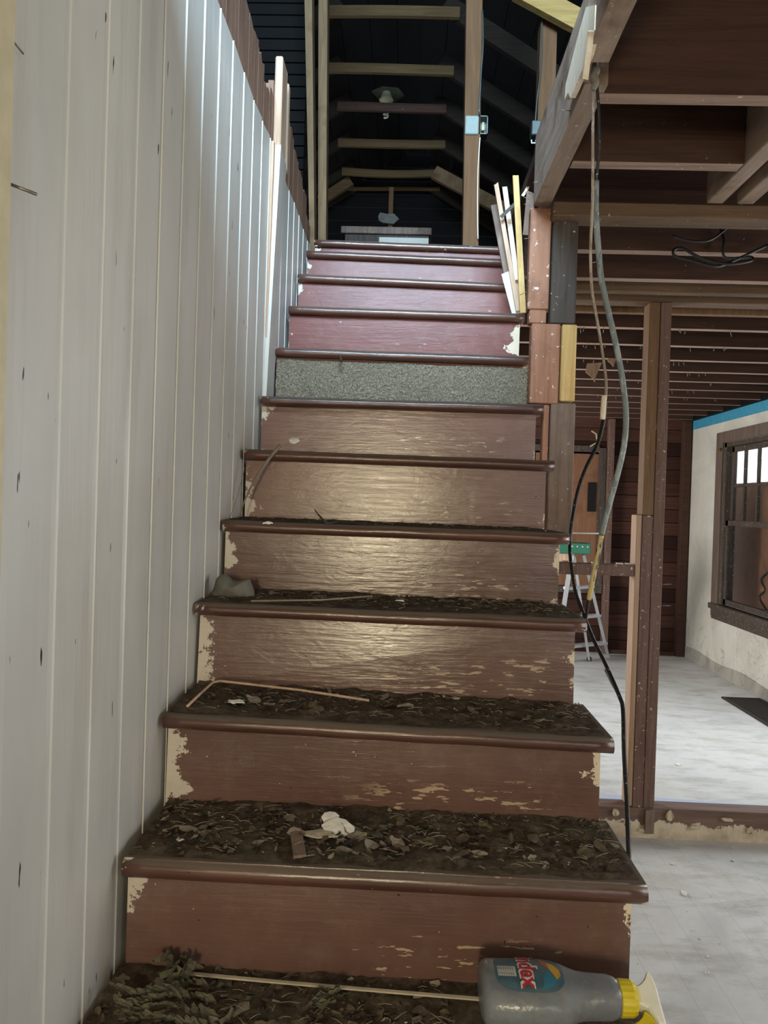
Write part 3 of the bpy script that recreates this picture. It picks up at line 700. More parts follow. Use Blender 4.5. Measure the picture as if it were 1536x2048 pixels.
# trigger head: outline in the (x,y) plane, thickness along z
bm=BM(); q=lambda u,s:Vector((bx-.013+u,by+s,zc-.013))
out=[(.252,.020),(.262,.026),(.272,.036),(.279,.050),(.283,.058),(.290,.040),(.293,.018),(.294,-.030),(.295,-.062),(.282,-.062),(.277,-.048),(.268,-.026),(.252,-.018)]
cx_=sum(p[0] for p in out)/len(out); cy_=sum(p[1] for p in out)/len(out)
RG=[[bm.verts.new(Vector((bx-.013+cx_+(u-cx_)*f,by+cy_+(v-cy_)*(1-(1-f)*.3),zc+dz))) for u,v in out] for dz,f in ((-.014,.72),(-.010,.95),(0,1.04),(.010,.95),(.014,.72))]
for a_ in range(4):
    for k in range(len(out)): bm.faces.new((RG[a_][k],RG[a_][(k+1)%len(out)],RG[a_+1][(k+1)%len(out)],RG[a_+1][k]))
bmesh.ops.triangulate(bm,faces=[bm.faces.new(RG[0]),bm.faces.new(RG[-1])])
roll(bm); link('trigger_head',bm,M['wp'],b0,smooth=False)
bm=BM(); prism(bm,[Vector((bx-.013+u,by+s,zc-.009)) for u,s in ((.280,-.061),(.296,-.061),(.296,-.072),(.281,-.072))],.018,(0,0,1)); roll(bm); link('nozzle_cap',bm,M['bp'],b0)
bm=BM(); prism(bm,[Vector((bx-.013+u,by+s,zc-.008)) for u,s in ((.262,-.028),(.275,-.040),(.279,-.052),(.268,-.058),(.250,-.060),(.238,-.070),(.236,-.064),(.248,-.052),(.258,-.046))],.016,(0,0,1))
bmesh.ops.bevel(bm,geom=bm.edges[:],offset=.002,segments=2,affect='EDGES'); roll(bm); link('trigger',bm,M['yel'],b0)

# ------------------------------------------------------------ timbers right of the stairs
def tb(name,a,b,mat,label,cat='timber',bev=.003,group=None):
    bm=BM(); box(bm,a,b,bev); return tag(link(name,bm,M[mat]),label,cat,group)
tb('timber_post',(.816,1.352,1.43),(.880,1.395,1.743),'fir_red','reddish post end under the stairwell beam, spotted with paint')
tb('timber_post',(.886,1.352,1.388),(.964,1.395,1.702),'grey_board','dark grey board right of the reddish post, paint-splashed')
tb('timber_cleat',(.884,1.352,1.703),(.966,1.395,1.742),'trimmer','short brown cleat on top of the dark grey board')
tb('timber_block',(.830,1.347,1.1385),(.918,1.395,1.385),'fir_red','reddish block standing on the tread end beside the carpeted riser')
tb('timber_block',(.822,1.35,1.386),(.874,1.395,1.428),'fir_red','small reddish block wedged between the two reddish posts')
tb('timber_block',(.924,1.350,1.148),(.970,1.395,1.385),'fir_yel','yellow-stained block right of the reddish block')
tb('timber_post',(.897,1.352,.735),(.974,1.395,1.142),'grey_board2','grey-brown board end below the yellow block')
tb('timber_strip',(.8745,1.352,.960),(.893,1.39,1.136),'fir_red','narrow reddish strip left of the grey-brown board')
# trimmers
def trim(name,y0,y1,x0,x1,z0,z1,label,mat='trimmer',rag=0):
    bm=BM(); n=12; L=[]
    for i in range(n+1):
        f=i/n; y=y0+(y1-y0)*f; j=.0015*noise.noise(Vector((y*20,x0*5,0)))
        L.append([bm.verts.new(p) for p in ((x0+j,y,z0),(x1+j,y,z0),(x1,y,z1),(x0,y,z1))])
    for i in range(n):
        for k in range(4): bm.faces.new((L[i][k],L[i][(k+1)%4],L[i+1][(k+1)%4],L[i+1][k]))
    bm.faces.new(L[0]);bm.faces.new(L[-1]); bmesh.ops.bevel(bm,geom=[e for e in bm.edges if e.calc_face_angle(0)>1],offset=.003,segments=1,affect='EDGES')
    return tag(link(name,bm,M[mat]),label,'beam')
trim('stairwell_beam',-.6,.572,.803,.852,CZ,1.958,'near brown beam along the stairwell edge, sawn end above the cables')
trim('stairwell_beam',.655,1.345,.822,.872,CZ,1.958,'far beam along the stairwell edge resting on the reddish post')
# splintered pale laths on beam
bm=BM(); poly=[P(1172,14,x=.80),P(1190,10,x=.80),P(1188,60,x=.80),P(1176,110,x=.80),P(1160,150,x=.80),P(1148,180,x=.80),P(1140,196,x=.80),P(1136,185,x=.80),P(1129,200,x=.80),P(1131,170,x=.80),P(1146,110,x=.80),P(1160,55,x=.80)]
prism(bm,poly,.012,(1,0,0)); tag(link('splintered_lath',bm,M['lathw'] if 'lathw' in M else M['white']),'long splintered pale lath on the stairwell beam','lath')
M['lathw']=wood('pale_split_wood','#c9b79d','#eadfce','z',.8); bpy.data.objects[-1] if False else None
for o in COL.objects:
    if o.name.startswith('splintered_lath'): o.data.materials[0]=M['lathw']
bm=BM(); beam(bm,P(1182,62,x=.795),P(1170,160,x=.80),.006,.012,(0,1,0),.001,3,0,.004); tag(link('splintered_lath',bm,M['lathw']),'short pale lath hanging beside the long splintered one','lath')
bm=BM(); beam(bm,(.812,.575,1.80),(.816,.655,1.79),.09,.02,(0,0,1),.002); tag(link('beam_splice',bm,M['trimmer']),'rough splice board bridging the two stairwell beams','board')
# broken laths leaning at the stair top right
def lath(a,b,ya,yb,w_,th,mat,label,rag=.006,warp=0,side=(1,0,0)):
    bm=BM(); beam(bm,P(*a,y=ya),P(*b,y=yb),w_,th,side,.0012,5,warp,rag); return tag(link('broken_lath',bm,M[mat]),label,'lath')
lath((1030,630),(988,410),1.86,1.88,.026,.010,'grey_board2','wide brown-grey broken board, leftmost of the leaning bundle')
lath((1032,628),(1010,545),1.845,1.85,.030,.006,'wall','pale grey painted board at the foot of the leaning bundle')
lath((1036,622),(992,368),1.83,1.84,.016,.008,'paleedge','orange-brown lath leaning left in the bundle')
lath((1034,560),(1009,372),1.85,1.90,.018,.006,'lathw','short whitish lath behind the orange-brown one')
lath((1046,626),(1031,352),1.80,1.80,.021,.010,'fir_yel','tall straight yellowish lath, right of the bundle')
lath((1040,610),(1018,440),1.87,1.88,.014,.006,'paleedge','thin reddish lath half hidden in the bundle')
lath((1002,434),(1036,402),1.80,1.80,.012,.005,'grey_board','short dark stick lying across the bundle',.002)
lath((1045,392),(1061,357),1.74,1.72,.010,.004,'lathw','small curved pale splinter beside the stairwell beam',.004,.004)
lath((1054,470),(1062,385),1.70,1.66,.03,.008,'grey_board2','dark board scrap between the laths and the beam')
# floor joists, plates and headers above the right-hand room
jy=[(.700,.86,3.3),(1.045,.875,1.33)]
jn=0
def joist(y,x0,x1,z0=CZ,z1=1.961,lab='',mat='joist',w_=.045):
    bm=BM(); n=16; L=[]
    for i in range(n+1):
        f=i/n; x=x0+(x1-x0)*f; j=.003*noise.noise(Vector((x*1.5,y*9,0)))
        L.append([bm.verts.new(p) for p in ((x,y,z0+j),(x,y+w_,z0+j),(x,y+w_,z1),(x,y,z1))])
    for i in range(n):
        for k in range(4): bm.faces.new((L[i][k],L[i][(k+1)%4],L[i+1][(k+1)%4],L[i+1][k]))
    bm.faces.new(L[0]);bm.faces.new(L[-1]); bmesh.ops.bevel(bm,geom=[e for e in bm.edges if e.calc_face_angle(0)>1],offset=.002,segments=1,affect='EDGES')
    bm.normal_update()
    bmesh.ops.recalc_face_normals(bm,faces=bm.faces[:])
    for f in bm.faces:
        if f.normal.z<-.8: f.material_index=1  # undersides paler: floor bounce put into the colour, plus plaster residue
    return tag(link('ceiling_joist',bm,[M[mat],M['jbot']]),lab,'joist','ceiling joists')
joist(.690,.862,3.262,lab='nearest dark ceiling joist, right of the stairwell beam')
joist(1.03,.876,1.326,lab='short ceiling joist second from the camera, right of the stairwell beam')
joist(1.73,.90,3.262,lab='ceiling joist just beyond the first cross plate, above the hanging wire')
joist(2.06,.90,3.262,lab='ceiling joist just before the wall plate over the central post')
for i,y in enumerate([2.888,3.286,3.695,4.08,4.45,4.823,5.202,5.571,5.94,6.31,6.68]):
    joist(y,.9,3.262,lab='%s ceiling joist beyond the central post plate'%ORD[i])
tb('cross_plate',(.876,1.300,1.700),(3.3,1.385,1.7435),'plate','brown timber plate across under the near joists, level with the reddish post top','beam')
tb('cross_plate',(.95,2.40,1.7445),(3.3,2.49,1.83),'plate','brown plate over the top of the central post','beam')
tb('cross_plate',(.95,2.25,1.745),(3.3,2.30,1.80),'plate','thinner brown timber just in front of the plate over the post','beam')
tb('cross_plate',(.99,2.60,1.745),(3.3,2.64,1.79),'stud','pale-edged strip just behind the plate over the central post','beam')
for xa,l in ((1.33,'left of two short brown timbers running between joists at upper right'),(1.42,'right of two short brown timbers running between joists at upper right')):
    bm=BM(); box(bm,(xa,.74,CZ-.0),(xa+.05,1.298,1.95),.003); tag(link('short_joist',bm,M['trimmer']),l,'joist')
# hanging nails under the far joists
for y in [2.888,3.286,3.695,4.08,4.45,4.823,5.202]:
    for _ in range(9):
        x=rnd.uniform(1.25+.33*(y-2.8)*.6,1.9+.38*(y-2.8)*.9+.2); z=CZ-.001; a=rnd.uniform(-.012,.012); yy=y+rnd.uniform(.008,.035)
        nailobj((x,yy,z+.004),(x+a,yy,z-rnd.uniform(.012,.03)),.0016,'bent nail hanging from the underside of a far ceiling joist','nails under the far ceiling joists',head=True)
# plaster scraps hanging
for (px,py,s,y,l) in ((1186,745,.09,3.7,'large torn brown paper scrap hanging between far joists'),(1225,722,.06,3.7,'smaller torn paper scrap beside the large one')):
    bm=BM(); c=P(px,py,y=y)
    pts=[c+Vector((-.4*s,0,.6*s)),c+Vector((.6*s,0,.7*s)),c+Vector((.35*s,0,.1*s)),c+Vector((.1*s,0,-.6*s)),c+Vector((-.1*s,0,-.3*s)),c+Vector((-.5*s,0,0))]
    prism(bm,pts,.004,(0,1,0)); tag(link('torn_paper',bm,M['stud_pale']),l,'paper scrap')

# central post, short stud, blocking, sill
tb('wall_stud',(1.508,2.405,-.55),(1.553,2.49,1.7435),'stud','left half of the tall double post in the open wall, brown','stud') if False else None
tb('wall_stud',(1.556,2.40,-.553),(1.604,2.49,1.7435),'stud_red','tall right-hand stud of the double post in the open wall','stud')
tb('wall_stud',(1.508,2.402,.80),(1.5545,2.49,1.7435),'stud','upper left stud of the double post, above the joint','stud')
tb('wall_stud',(1.508,2.402,-.553),(1.5545,2.49,.798),'stud_red','lower left stud of the double post, ridged and paint-spotted','stud')
tb('wall_stud',(1.484,2.404,-.500),(1.5065,2.49,.80),'stud_pale','pale narrow stud edge on the left of the double post','stud')
tb('blocking',(.98,2.41,.524),(1.483,2.49,.575),'stud_red','short horizontal timber between the stairs and the double post','timber')
def sill():
    b=NB('peeling_sill'); x,y,z=b.xyz(); n=b.noise((1,1,1),9,5,.65); e=b.math('ADD',b.math('MULTIPLY',b.math('SUBTRACT',-.553,z),14),b.math('MULTIPLY',b.math('SUBTRACT',n,.5),3))
    g=b.noise((3,40,40),1,4); col=b.mix(b.mask(e,.35,.42),b.ramp(g,(.3,C('#5b453d')),(.7,C('#7d655a'))),b.ramp(n,(.35,C('#a3907a')),(.6,C('#cdc0ab'))))
    b.bump(n,.006); return b.out(col,.75)
M['sill']=sill()
bm=BM(); NX=90; z0,z1=FZ,-.505; L=[]
for i in range(NX+1):
    x=.9+(XR-.91)*i/NX; L.append([bm.verts.new(p) for p in ((x,2.395+.006*noise.noise(Vector((x*9,0,0))),z0),(x,2.402,-.565),(x,2.405,z1),(x,2.495,z1),(x,2.495,z0))])
for i in range(NX):
    for k in range(5): bm.faces.new((L[i][k],L[i][(k+1)%5],L[i+1][(k+1)%5],L[i+1][k]))
bm.faces.new(L[0]);bm.faces.new(L[-1])
# posts stand on sill at -.505

o=tag(link('sill_plate',bm,M['sill']),'brown floor sill with peeling cream plaster under the double post','sill')
for o in COL.objects:
    if o.name.startswith('wall_stud') and abs(o.location.z+.553)<.002:
        o.location.z=-.504
        for v in o.data.vertices:
            if v.co.z>.6: v.co.z-=.049
for i,(px,py,w_,h_,an) in enumerate(((1340,1632,.035,.05,.6),(1232,1625,.03,.035,-.4),(1390,1655,.05,.02,.1),(1500,1660,.03,.03,.5),(1285,1660,.04,.02,-.2),(1455,1640,.05,.018,.0))):
    bm=BM(); c=P(px,py,y=2.385); pts=[c+Vector((math.cos(t+an)*w_*rnd.uniform(.4,.6),.006*math.sin(3*t),math.sin(t+an)*h_*rnd.uniform(.4,.6))) for t in [2*math.pi*j/9 for j in range(9)]]
    prism(bm,pts,.003,(0,1,0)); bmesh.ops.triangulate(bm,faces=[f for f in bm.faces if len(f.verts)>4])
    tag(link('plaster_flake',bm,M['tan_flake']),['curled tan flake standing off the sill right of the double post','small tan flake on the sill left of the double post','wide low tan flake on the sill right of the double post','tan flake on the sill near the right edge of the view','tan flake at the foot of the sill below the double post','flat tan flake along the top of the sill paint line'][i],'plaster flake')
bm=BM(); box(bm,(1.56,2.378,-.61),(1.60,2.394,-.506),.002); tag(link('timber_offcut',bm,M['grey_board2']),'dark broken stud foot on the face of the floor sill','timber')
bm=BM(); beam(bm,(1.10,2.62,-.6325),(1.53,2.60,-.6325),.028,.005,(0,1,0),.001); beam(bm,(1.53,2.60,-.6325),(1.90,2.535,-.6325),.022,.005,(0,1,0),.001); 
tag(link('blue_strip',bm,plain('bright_blue_tarp','#1f3f9a',.5,0,.15)),'thin strip of blue sheet on the floor behind the sill','sheet')
bm=BM(); slab(bm,[(1.10,2.64,FZ),(2.35,2.55,FZ),(2.35,2.85,FZ),(1.10,2.93,FZ)],[(1.10,2.64,FZ+.002),(2.35,2.55,FZ+.002),(2.35,2.85,FZ+.002),(1.10,2.93,FZ+.002)])
tag(link('plastic_sheet',bm,plain('pale_blue_sheet','#b9c6da',.4,0,.06)),'pale blue band of sheet lying on the floor behind the sill','sheet')
# plaster crumbs on the sill / chips on floor
for i,(px,py,s,l) in enumerate(((1368,1788,.03,'large white chip on the tiled floor below the sill'),(1345,1729,.022,'thin white sliver on the tiled floor below the sill'),(1466,1722,.02,'white sliver on the tiled floor near the right edge'),(1356,1530,.03,'curled pale scrap on the floor of the far room'))):
    flake('paint_chip',px,py,FZ,s,s*(1.4 if i in(0,3) else .8),M['white'],l,lift=.003,seed=30+i)
for i in range(16):
    px,py=rnd.uniform(1310,1530),rnd.uniform(1690,2000)
    c=P(px,py,z=FZ); 
    if c.x<1.0: continue
    flake('paint_crumb',px,py,FZ,rnd.uniform(.005,.010),rnd.uniform(.006,.012),M['white'],'tiny white paint crumb on the tiled floor right of the stairs','paint chip',lift=.002,th=.001,seed=50+i,group='crumbs on the tiled floor')
for i,(x,a) in enumerate(((1.20,.3),(1.30,-.2),(1.41,.1),(1.45,0))):
    bm=BM(); box(bm,(x,2.43,.5752),(x+.03+.02*(i==3),2.455,.581),.002); tag(link('paint_crumb',bm,M['white']),'%s white crumb from the left on the horizontal timber by the post'%ORD[i],'paint chip')
nailobj((1.605,2.44,.49),(1.655,2.43,.495),.002,'upper long nail sticking out of the double post to the right')
nailobj((1.605,2.44,.395),(1.655,2.43,.398),.002,'lower long nail sticking out of the double post to the right')

# ------------------------------------------------------------ windows on the right wall
w1=bpy.data.objects.new('window_1',None); COL.objects.link(w1); w1.location=(XR,5.46,0); w1['_w']=1; w1['kind']='structure'
y0,y1,z0,z1=WH
bm=BM(); box(bm,(XR-.025,y1,-.12),(XR-.0005,y1+.13,1.56),.004); box(bm,(XR-.025,y0-.13,-.12),(XR-.0005,y0,1.56),.004); box(bm,(XR-.025,y0-.0,z1),(XR-.0005,y1,1.56),.004); link('casing',bm,M['casing'],w1)
bm=BM(); box(bm,(XR-.05,y0-.13,-.05),(XR+.03,y1+.13,.0),.004); box(bm,(XR-.03,y0-.1,-.14),(XR-.0005,y1+.1,-.051),.003); link('window_sill',bm,M['darkframe'],w1)
bm=BM(); box(bm,(XR+.0,y1-.05,.0),(XR+.1,y1,z1)); box(bm,(XR+.0,y0,.0),(XR+.1,y0+.05,z1)); box(bm,(XR,y0,z1-.04),(XR+.1,y1,z1)); link('window_frame',bm,M['darkframe'],w1)
def sash(x,ya,yb,za,zb,nv,nh,nm):
    bm=BM(); t=.045; box(bm,(x,ya,za),(x+.03,ya+t,zb));box(bm,(x,yb-t,za),(x+.03,yb,zb));box(bm,(x,ya,za),(x+.03,yb,za+t));box(bm,(x,ya,zb-t),(x+.03,yb,zb))
    for i in range(nv): yy=ya+(yb-ya)*(i+1)/(nv+1); box(bm,(x+.002,yy-.012,za+t),(x+.028,yy+.012,zb-t))
    for i in range(nh): zz=za+(zb-za)*(i+1)/(nh+1); box(bm,(x+.003,ya+t,zz-.010),(x+.027,yb-t,zz+.010))
    s=link(nm,bm,M['darkframe'],w1)
    bm=BM(); box(bm,(x+.013,ya+t,za+t),(x+.016,yb-t,zb-t)); 
    g=link('pane',bm,M['glass'],None,False); g.location=(0,0,0); g.parent=s; g.matrix_parent_inverse=Matrix.Identity(4); g.location=-w1.location; return s
nb=NB('dirty_glass'); nb.b.inputs['Transmission Weight'].default_value=1; nb.out((.86,.88,.87,1),.08,0,.5); nb.b.inputs['IOR'].default_value=1.05; M['glass']=nb.m
sash(XR+.05,y0+.05,y1-.05,.72,z1-.04,3,1,'upper_sash'); sash(XR+.015,y0+.05,y1-.05,.01,.76,0,0,'lower_sash')
bm=BM(); box(bm,(XR+.35,4.6,-.5),(XR+.37,7.6,1.12)); tag(link('outside_board',bm,M['ply']),'brown board standing outside behind the lower window panes','board')
nailobj((XR-.026,6.03,1.40),(XR-.05,6.03,1.40),.008,'small brass catch at the upper left of the window frame',mat=plain('brass','#b99544',.4,.6))
for i,(a,b_) in enumerate(((3.2,4.3),(0,1.1))):
    bm=BM(); box(bm,(XR-.02,a-.1,.0),(XR-.0005,a,1.5));box(bm,(XR-.02,b_,.0),(XR-.0005,b_+.1,1.5));box(bm,(XR-.02,a,1.4),(XR-.0005,b_,1.5));box(bm,(XR-.03,a,.02),(XR-.0005,b_,.1)); struct('window_%d'%(i+3),bm,M['casing'])
# wire at the right edge on the wall
bm=BM(); tube(bm,catmull([P(1536,1145,x=3.27),P(1522,1160,x=3.27),P(1530,1180,x=3.27),P(1519,1195,x=3.27),P(1536,1225,x=3.26)],5),.008,6); M['rubber']=plain('black_rubber','#121110',.5,0,.3)
tag(link('black_cord',bm,M['rubber']),'black cord tangle on the wall at the right edge below the window','cord')
# floor register
g0=thing('floor_register','dark metal floor grille in the far room beside the plastered wall','grille',(3.1,4.75,FZ+.001))
M['iron']=plain('dark_iron','#2a2625',.5,.3)
bm=BM(); x0,x1,ya,yb=2.99,3.29,4.15,5.10
for a in ((x0,ya,x1,ya+.02),(x0,yb-.02,x1,yb),(x0,ya,x0+.02,yb),(x1-.02,ya,x1,yb)): box(bm,(a[0],a[1],FZ+.001),(a[2],a[3],FZ+.012))
link('frame',bm,M['iron'],g0); bm=BM()
for i in range(34): y=ya+.02+i*(yb-ya-.04)/34; box(bm,(x0+.02,y,FZ+.002),(x1-.02,y+.012,FZ+.009))
for i in range(9): x=x0+.02+i*.03; box(bm,(x,ya+.02,FZ+.003),(x+.008,yb-.02,FZ+.010))
link('grate',bm,M['iron'],g0)
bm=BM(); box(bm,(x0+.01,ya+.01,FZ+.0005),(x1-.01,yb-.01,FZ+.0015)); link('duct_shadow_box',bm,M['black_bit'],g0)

# ------------------------------------------------------------ stepladder
ly=5.7
M['alu']=plain('white_aluminium','#c9cbd0',.35,.3,.1); M['green']=plain('green_plastic','#1c6b50',.45,0,.15)
sl=thing('stepladder','small aluminium stepladder with green top in the far room behind the stairs','ladder',(2.03,5.9,FZ))
def LP(px,py,y): return P(px,py,y=y)
def rail(a,b_,w_=.03,th=.06,mat='alu',nm='rail',side=(1,0,0)):
    bm=BM(); beam(bm,a,b_,w_,th,side,.003); return link(nm,bm,M[mat],sl)
tR=LP(1183,1150,5.95); fR=Vector((2.20,6.05,FZ)); fR=P(1213,1312,z=FZ); tL=LP(1158,1140,5.75); fL=LP(1180,1325,6.33); 
rail(Vector((2.07,5.98,.42)),P(1216,1312,z=FZ),.028,.06)
rail(Vector((1.93,5.80,.42)),P(1178,1326,z=FZ)+Vector((-.32,0,0)),.028,.06)
rail(Vector((1.90,6.02,.42)),Vector((1.74,6.75,FZ)),.02,.03)
a=P(1178,1322,z=FZ); rail(Vector((1.98,5.95,.40)),a,.022,.03,nm='rear_rail')
bm=BM(); tp=[LP(1143,1088,5.85),LP(1177,1094,5.85)]
box(bm,(tp[0].x-.12,5.80,.425),(tp[1].x+.01,6.0,.52),.006)
for i in range(3): pass
link('top_cap',bm,M['green'],sl)
bm=BM()
for i in range(4): c=Vector((tp[1].x-.02-i*.045,5.7985,.49)); tube(bm,[c,c+Vector((0,-.003,0))],.007,8)
link('rivets',bm,M['alu'],sl)
bm=BM(); box(bm,(1.80,5.83,.36),(1.96,5.97,.425),.003); link('bracket',bm,M['paleedge'],sl)
for f in (.3,.58,.86):
    L1=Vector((1.93,5.80,.42)).lerp(P(1178,1326,z=FZ)+Vector((-.32,0,0)),f); R1=Vector((2.07,5.98,.42)).lerp(P(1216,1312,z=FZ),f)
    bm=BM(); beam(bm,L1,R1,.075,.025,(0,1,0),.003); link('step',bm,M['alu'],sl)
bm=BM(); box(bm,(a.x-.02,a.y-.02,FZ),(a.x+.02,a.y+.02,FZ+.04),.004); link('rubber_foot',bm,M['rubber'],sl)

# ------------------------------------------------------------ hanging cables
def cm(name,c1,c2,c3,t1=.5):
    b=NB(name); n=b.noise((60,60,18),1,5,.7); col=b.mix(b.mask(n,t1,t1+.06),C(c1),C(c2)); n2=b.noise((90,90,60),1.3,3); col=b.mix(b.mask(n2,.66,.70),col,C(c3)); b.bump(n2,.001); return b.out(col,.5)
M['cab_cop']=cm('worn_beige_cable','#8a7a6e','#aea096','#e0d8d0'); M['cab_grey']=cm('grey_mottled_cable','#6c7679','#8d979a','#e4e4e0'); M['cab_blk']=cm('black_cable','#171717','#232323','#b8b8b0',.6); M['cab_yel']=cm('peeling_cable','#c0ad78','#3b362c','#e0d8c0')
def cable(name,spec,r,mat,label,n=6,parent=None):
    bm=BM(); pts=[]
    for s in spec: pts.append(P(s[0],s[1],y=s[2]) if len(s)==3 else P(s[0],s[1],x=s[3]))
    tube(bm,catmull(pts,n),r,8); o=link(name,bm,M[mat],parent)
    if parent: 
        o['label']=label; return o
    return tag(o,label,'cable')
c1=thing('hanging_cable','left hanging cable, beige above and black below, ending beside the lower stairs','cable',(.9,.62,.3))
cable('cable_core',[(1189,150,.61),(1186,230,.61),(1185,400,.62),(1181,500,.62),(1184,580,.63),(1194,640,.64),(1204,700,.66),(1212,760,.68),(1211,800,.70)],.0032,'cab_cop','worn beige upper length',parent=c1)
cable('cable_sheath',[(1211,800,.70),(1206,845,.74),(1194,890,.80),(1172,935,.86),(1156,980,.93),(1146,1030,1.0),(1140,1080,1.02),(1141,1120,.97),(1150,1180,.88),(1164,1220,.80),(1185,1275,.74),(1212,1330,.68),(1238,1390,.60),(1246,1420,.57),(1248,1500,.50),(1253,1590,.43),(1256,1660,.38),(1258,1725,.34),(1259,1790,.30)],.0046,'cab_blk','black lower length',parent=c1)
bm=BM(); tube(bm,catmull([P(1209,790,y=.695),P(1207,810,y=.70),P(1205,838,y=.71)],4),.0062,6); o=link('cable_tear',bm,M['lathw'],c1); o['label']='torn white sheath'
bm=BM(); tube(bm,[P(1183,862,y=.80),P(1192,868,y=.80),P(1194,885,y=.80),P(1180,893,y=.80)],.002,5); o=link('cable_tear',bm,M['lathw'],c1)
bm=BM(); tube(bm,catmull([P(1211,1340,y=.675),P(1226,1370,y=.64),P(1236,1388,y=.605)],4),.0030,6); link('cable_tear',bm,M['cab_grey'],c1)
c2=thing('hanging_cable','right hanging cable, thick grey conduit with peeling yellow lower end','cable',(.9,.66,.1))
cable('cable_core',[(1192,150,.615),(1198,230,.625),(1198,300,.63),(1192,362,.64)],.0034,'cab_blk','thin dark upper length',parent=c2)
cable('cable_sheath',[(1192,362,.64),(1192,430,.64),(1197,500,.64),(1203,560,.64),(1216,620,.65),(1232,690,.66),(1245,760,.67),(1252,830,.68),(1248,890,.69),(1236,945,.70),(1221,1000,.71),(1210,1040,.72),(1203,1070,.72)],.0066,'cab_grey','mottled grey sheath',parent=c2)
cable('cable_end',[(1203,1070,.72),(1196,1110,.73),(1187,1150,.74),(1180,1188,.75),(1178,1198,.755)],.0062,'cab_yel','peeling yellow and black end',parent=c2)
cable('cable_core',[(1178,1195,.755),(1175,1215,.76),(1172,1235,.77)],.0035,'cab_blk','thin black core at the bottom',parent=c2)
bm=BM(); tube(bm,[P(1181,526,y=.62),P(1196,523,y=.635)],.0012,5); tag(link('wire_staple',bm,M['nail']),'short nail bridging the two hanging cables','nail')
bm=BM(); tube(bm,catmull([P(1186,180,y=.60),P(1192,165,y=.595),P(1188,152,y=.6),P(1194,143,y=.6),P(1190,135,y=.61),P(1192,120,y=.615)],4),.008,7,rad=lambda f:.008-.004*abs(f-.4)); tag(link('cable_knot',bm,M['rag']),'dusty knot where both cables pass the beam gap','cable')
# thin white wire behind, and hanging loops
bm=BM(); tube(bm,[P(1146,1066,y=2.42),P(1202,1067,y=2.42)],.0035,6); tag(link('white_wire',bm,M['white']),'straight white wire stretched between stairs and hanging cable','wire')
bm=BM(); tube(bm,catmull([P(1536,490,y=1.70),P(1470,520,y=1.70),P(1430,533,y=1.69),P(1380,520,y=1.69),P(1350,512,y=1.69),P(1348,500,y=1.69),P(1365,497,y=1.69),P(1400,515,y=1.69),P(1450,528,y=1.69),P(1500,522,y=1.69),P(1500,514,y=1.70),P(1450,515,y=1.70),P(1448,480,y=1.70),P(1440,455,y=1.71)],6),.005,6); tag(link('looped_wire',bm,M['rubber']),'black wire hanging in loops below the joists at upper right','wire')
bm=BM(); tube(bm,catmull([P(1345,472,y=1.5),P(1380,482,y=1.5),P(1420,480,y=1.5),P(1455,455,y=1.5),P(1480,432,y=1.45),P(1482,400,y=1.37)],6),.004,6); tag(link('looped_wire',bm,M['rubber']),'single dark wire drooping from the cross plate above the loops','wire')

# ------------------------------------------------------------ upstairs
def stud(a0,a1,y,zt,mat,label,name='attic_stud',dep=.09):
    (xb0,xb1),(xt0,xt1)=a0,a1; bm=BM(); slab(bm,[(xb0,y,UZ),(xb1,y,UZ),(xb1,y+dep,UZ),(xb0,y+dep,UZ)],[(xt0,y,zt),(xt1,y,zt),(xt1,y+dep,zt),(xt0,y+dep,zt)])
    return tag(link(name,bm,M[mat]),label,'stud')
def xz(px,py,y): return P(px,py,y=y).x
ZT=4.0
def studpx(tl,tr,bl_,br,y,mat,label):
    # px at the top row (py=0) and near the floor (py=475); extrapolate to floor and ceiling
    t0=P(tl,0,y=y);t1=P(tr,0,y=y);b0_=P(bl_,475,y=y);b1=P(br,475,y=y)
    f=lambda a,b,z:a.x+(b.x-a.x)*(z-a.z)/(b.z-a.z)
    return stud((f(b0_,t0,UZ),f(b1,t1,UZ)),(f(b0_,t0,ZT),f(b1,t1,ZT)),y,ZT,mat,label)
studpx(609,624,620,629,2.62,'stud_at','leftmost attic stud at the head of the stairs') if 'stud_at' in M else None
M['stud_at']=wood('attic_stud_wood','#5f4a34','#7a6348','z',.8,None,.7,'#5a3f28'); M['stud_at2']=wood('attic_stud_dark','#5c402a','#73543a','z',.8)
studpx(609,624,619,629,2.60,'stud_at','leftmost pale attic stud at the head of the stairs')
studpx(637,655,636,652,2.78,'stud_at','second attic stud, just right of the leftmost one')
studpx(933,965,926,957,2.60,'stud_at2','wide attic stud carrying the white cover plate')
studpx(1083,1116,1068,1102,2.80,'stud_at2','attic stud behind the stairwell beam carrying the small box')
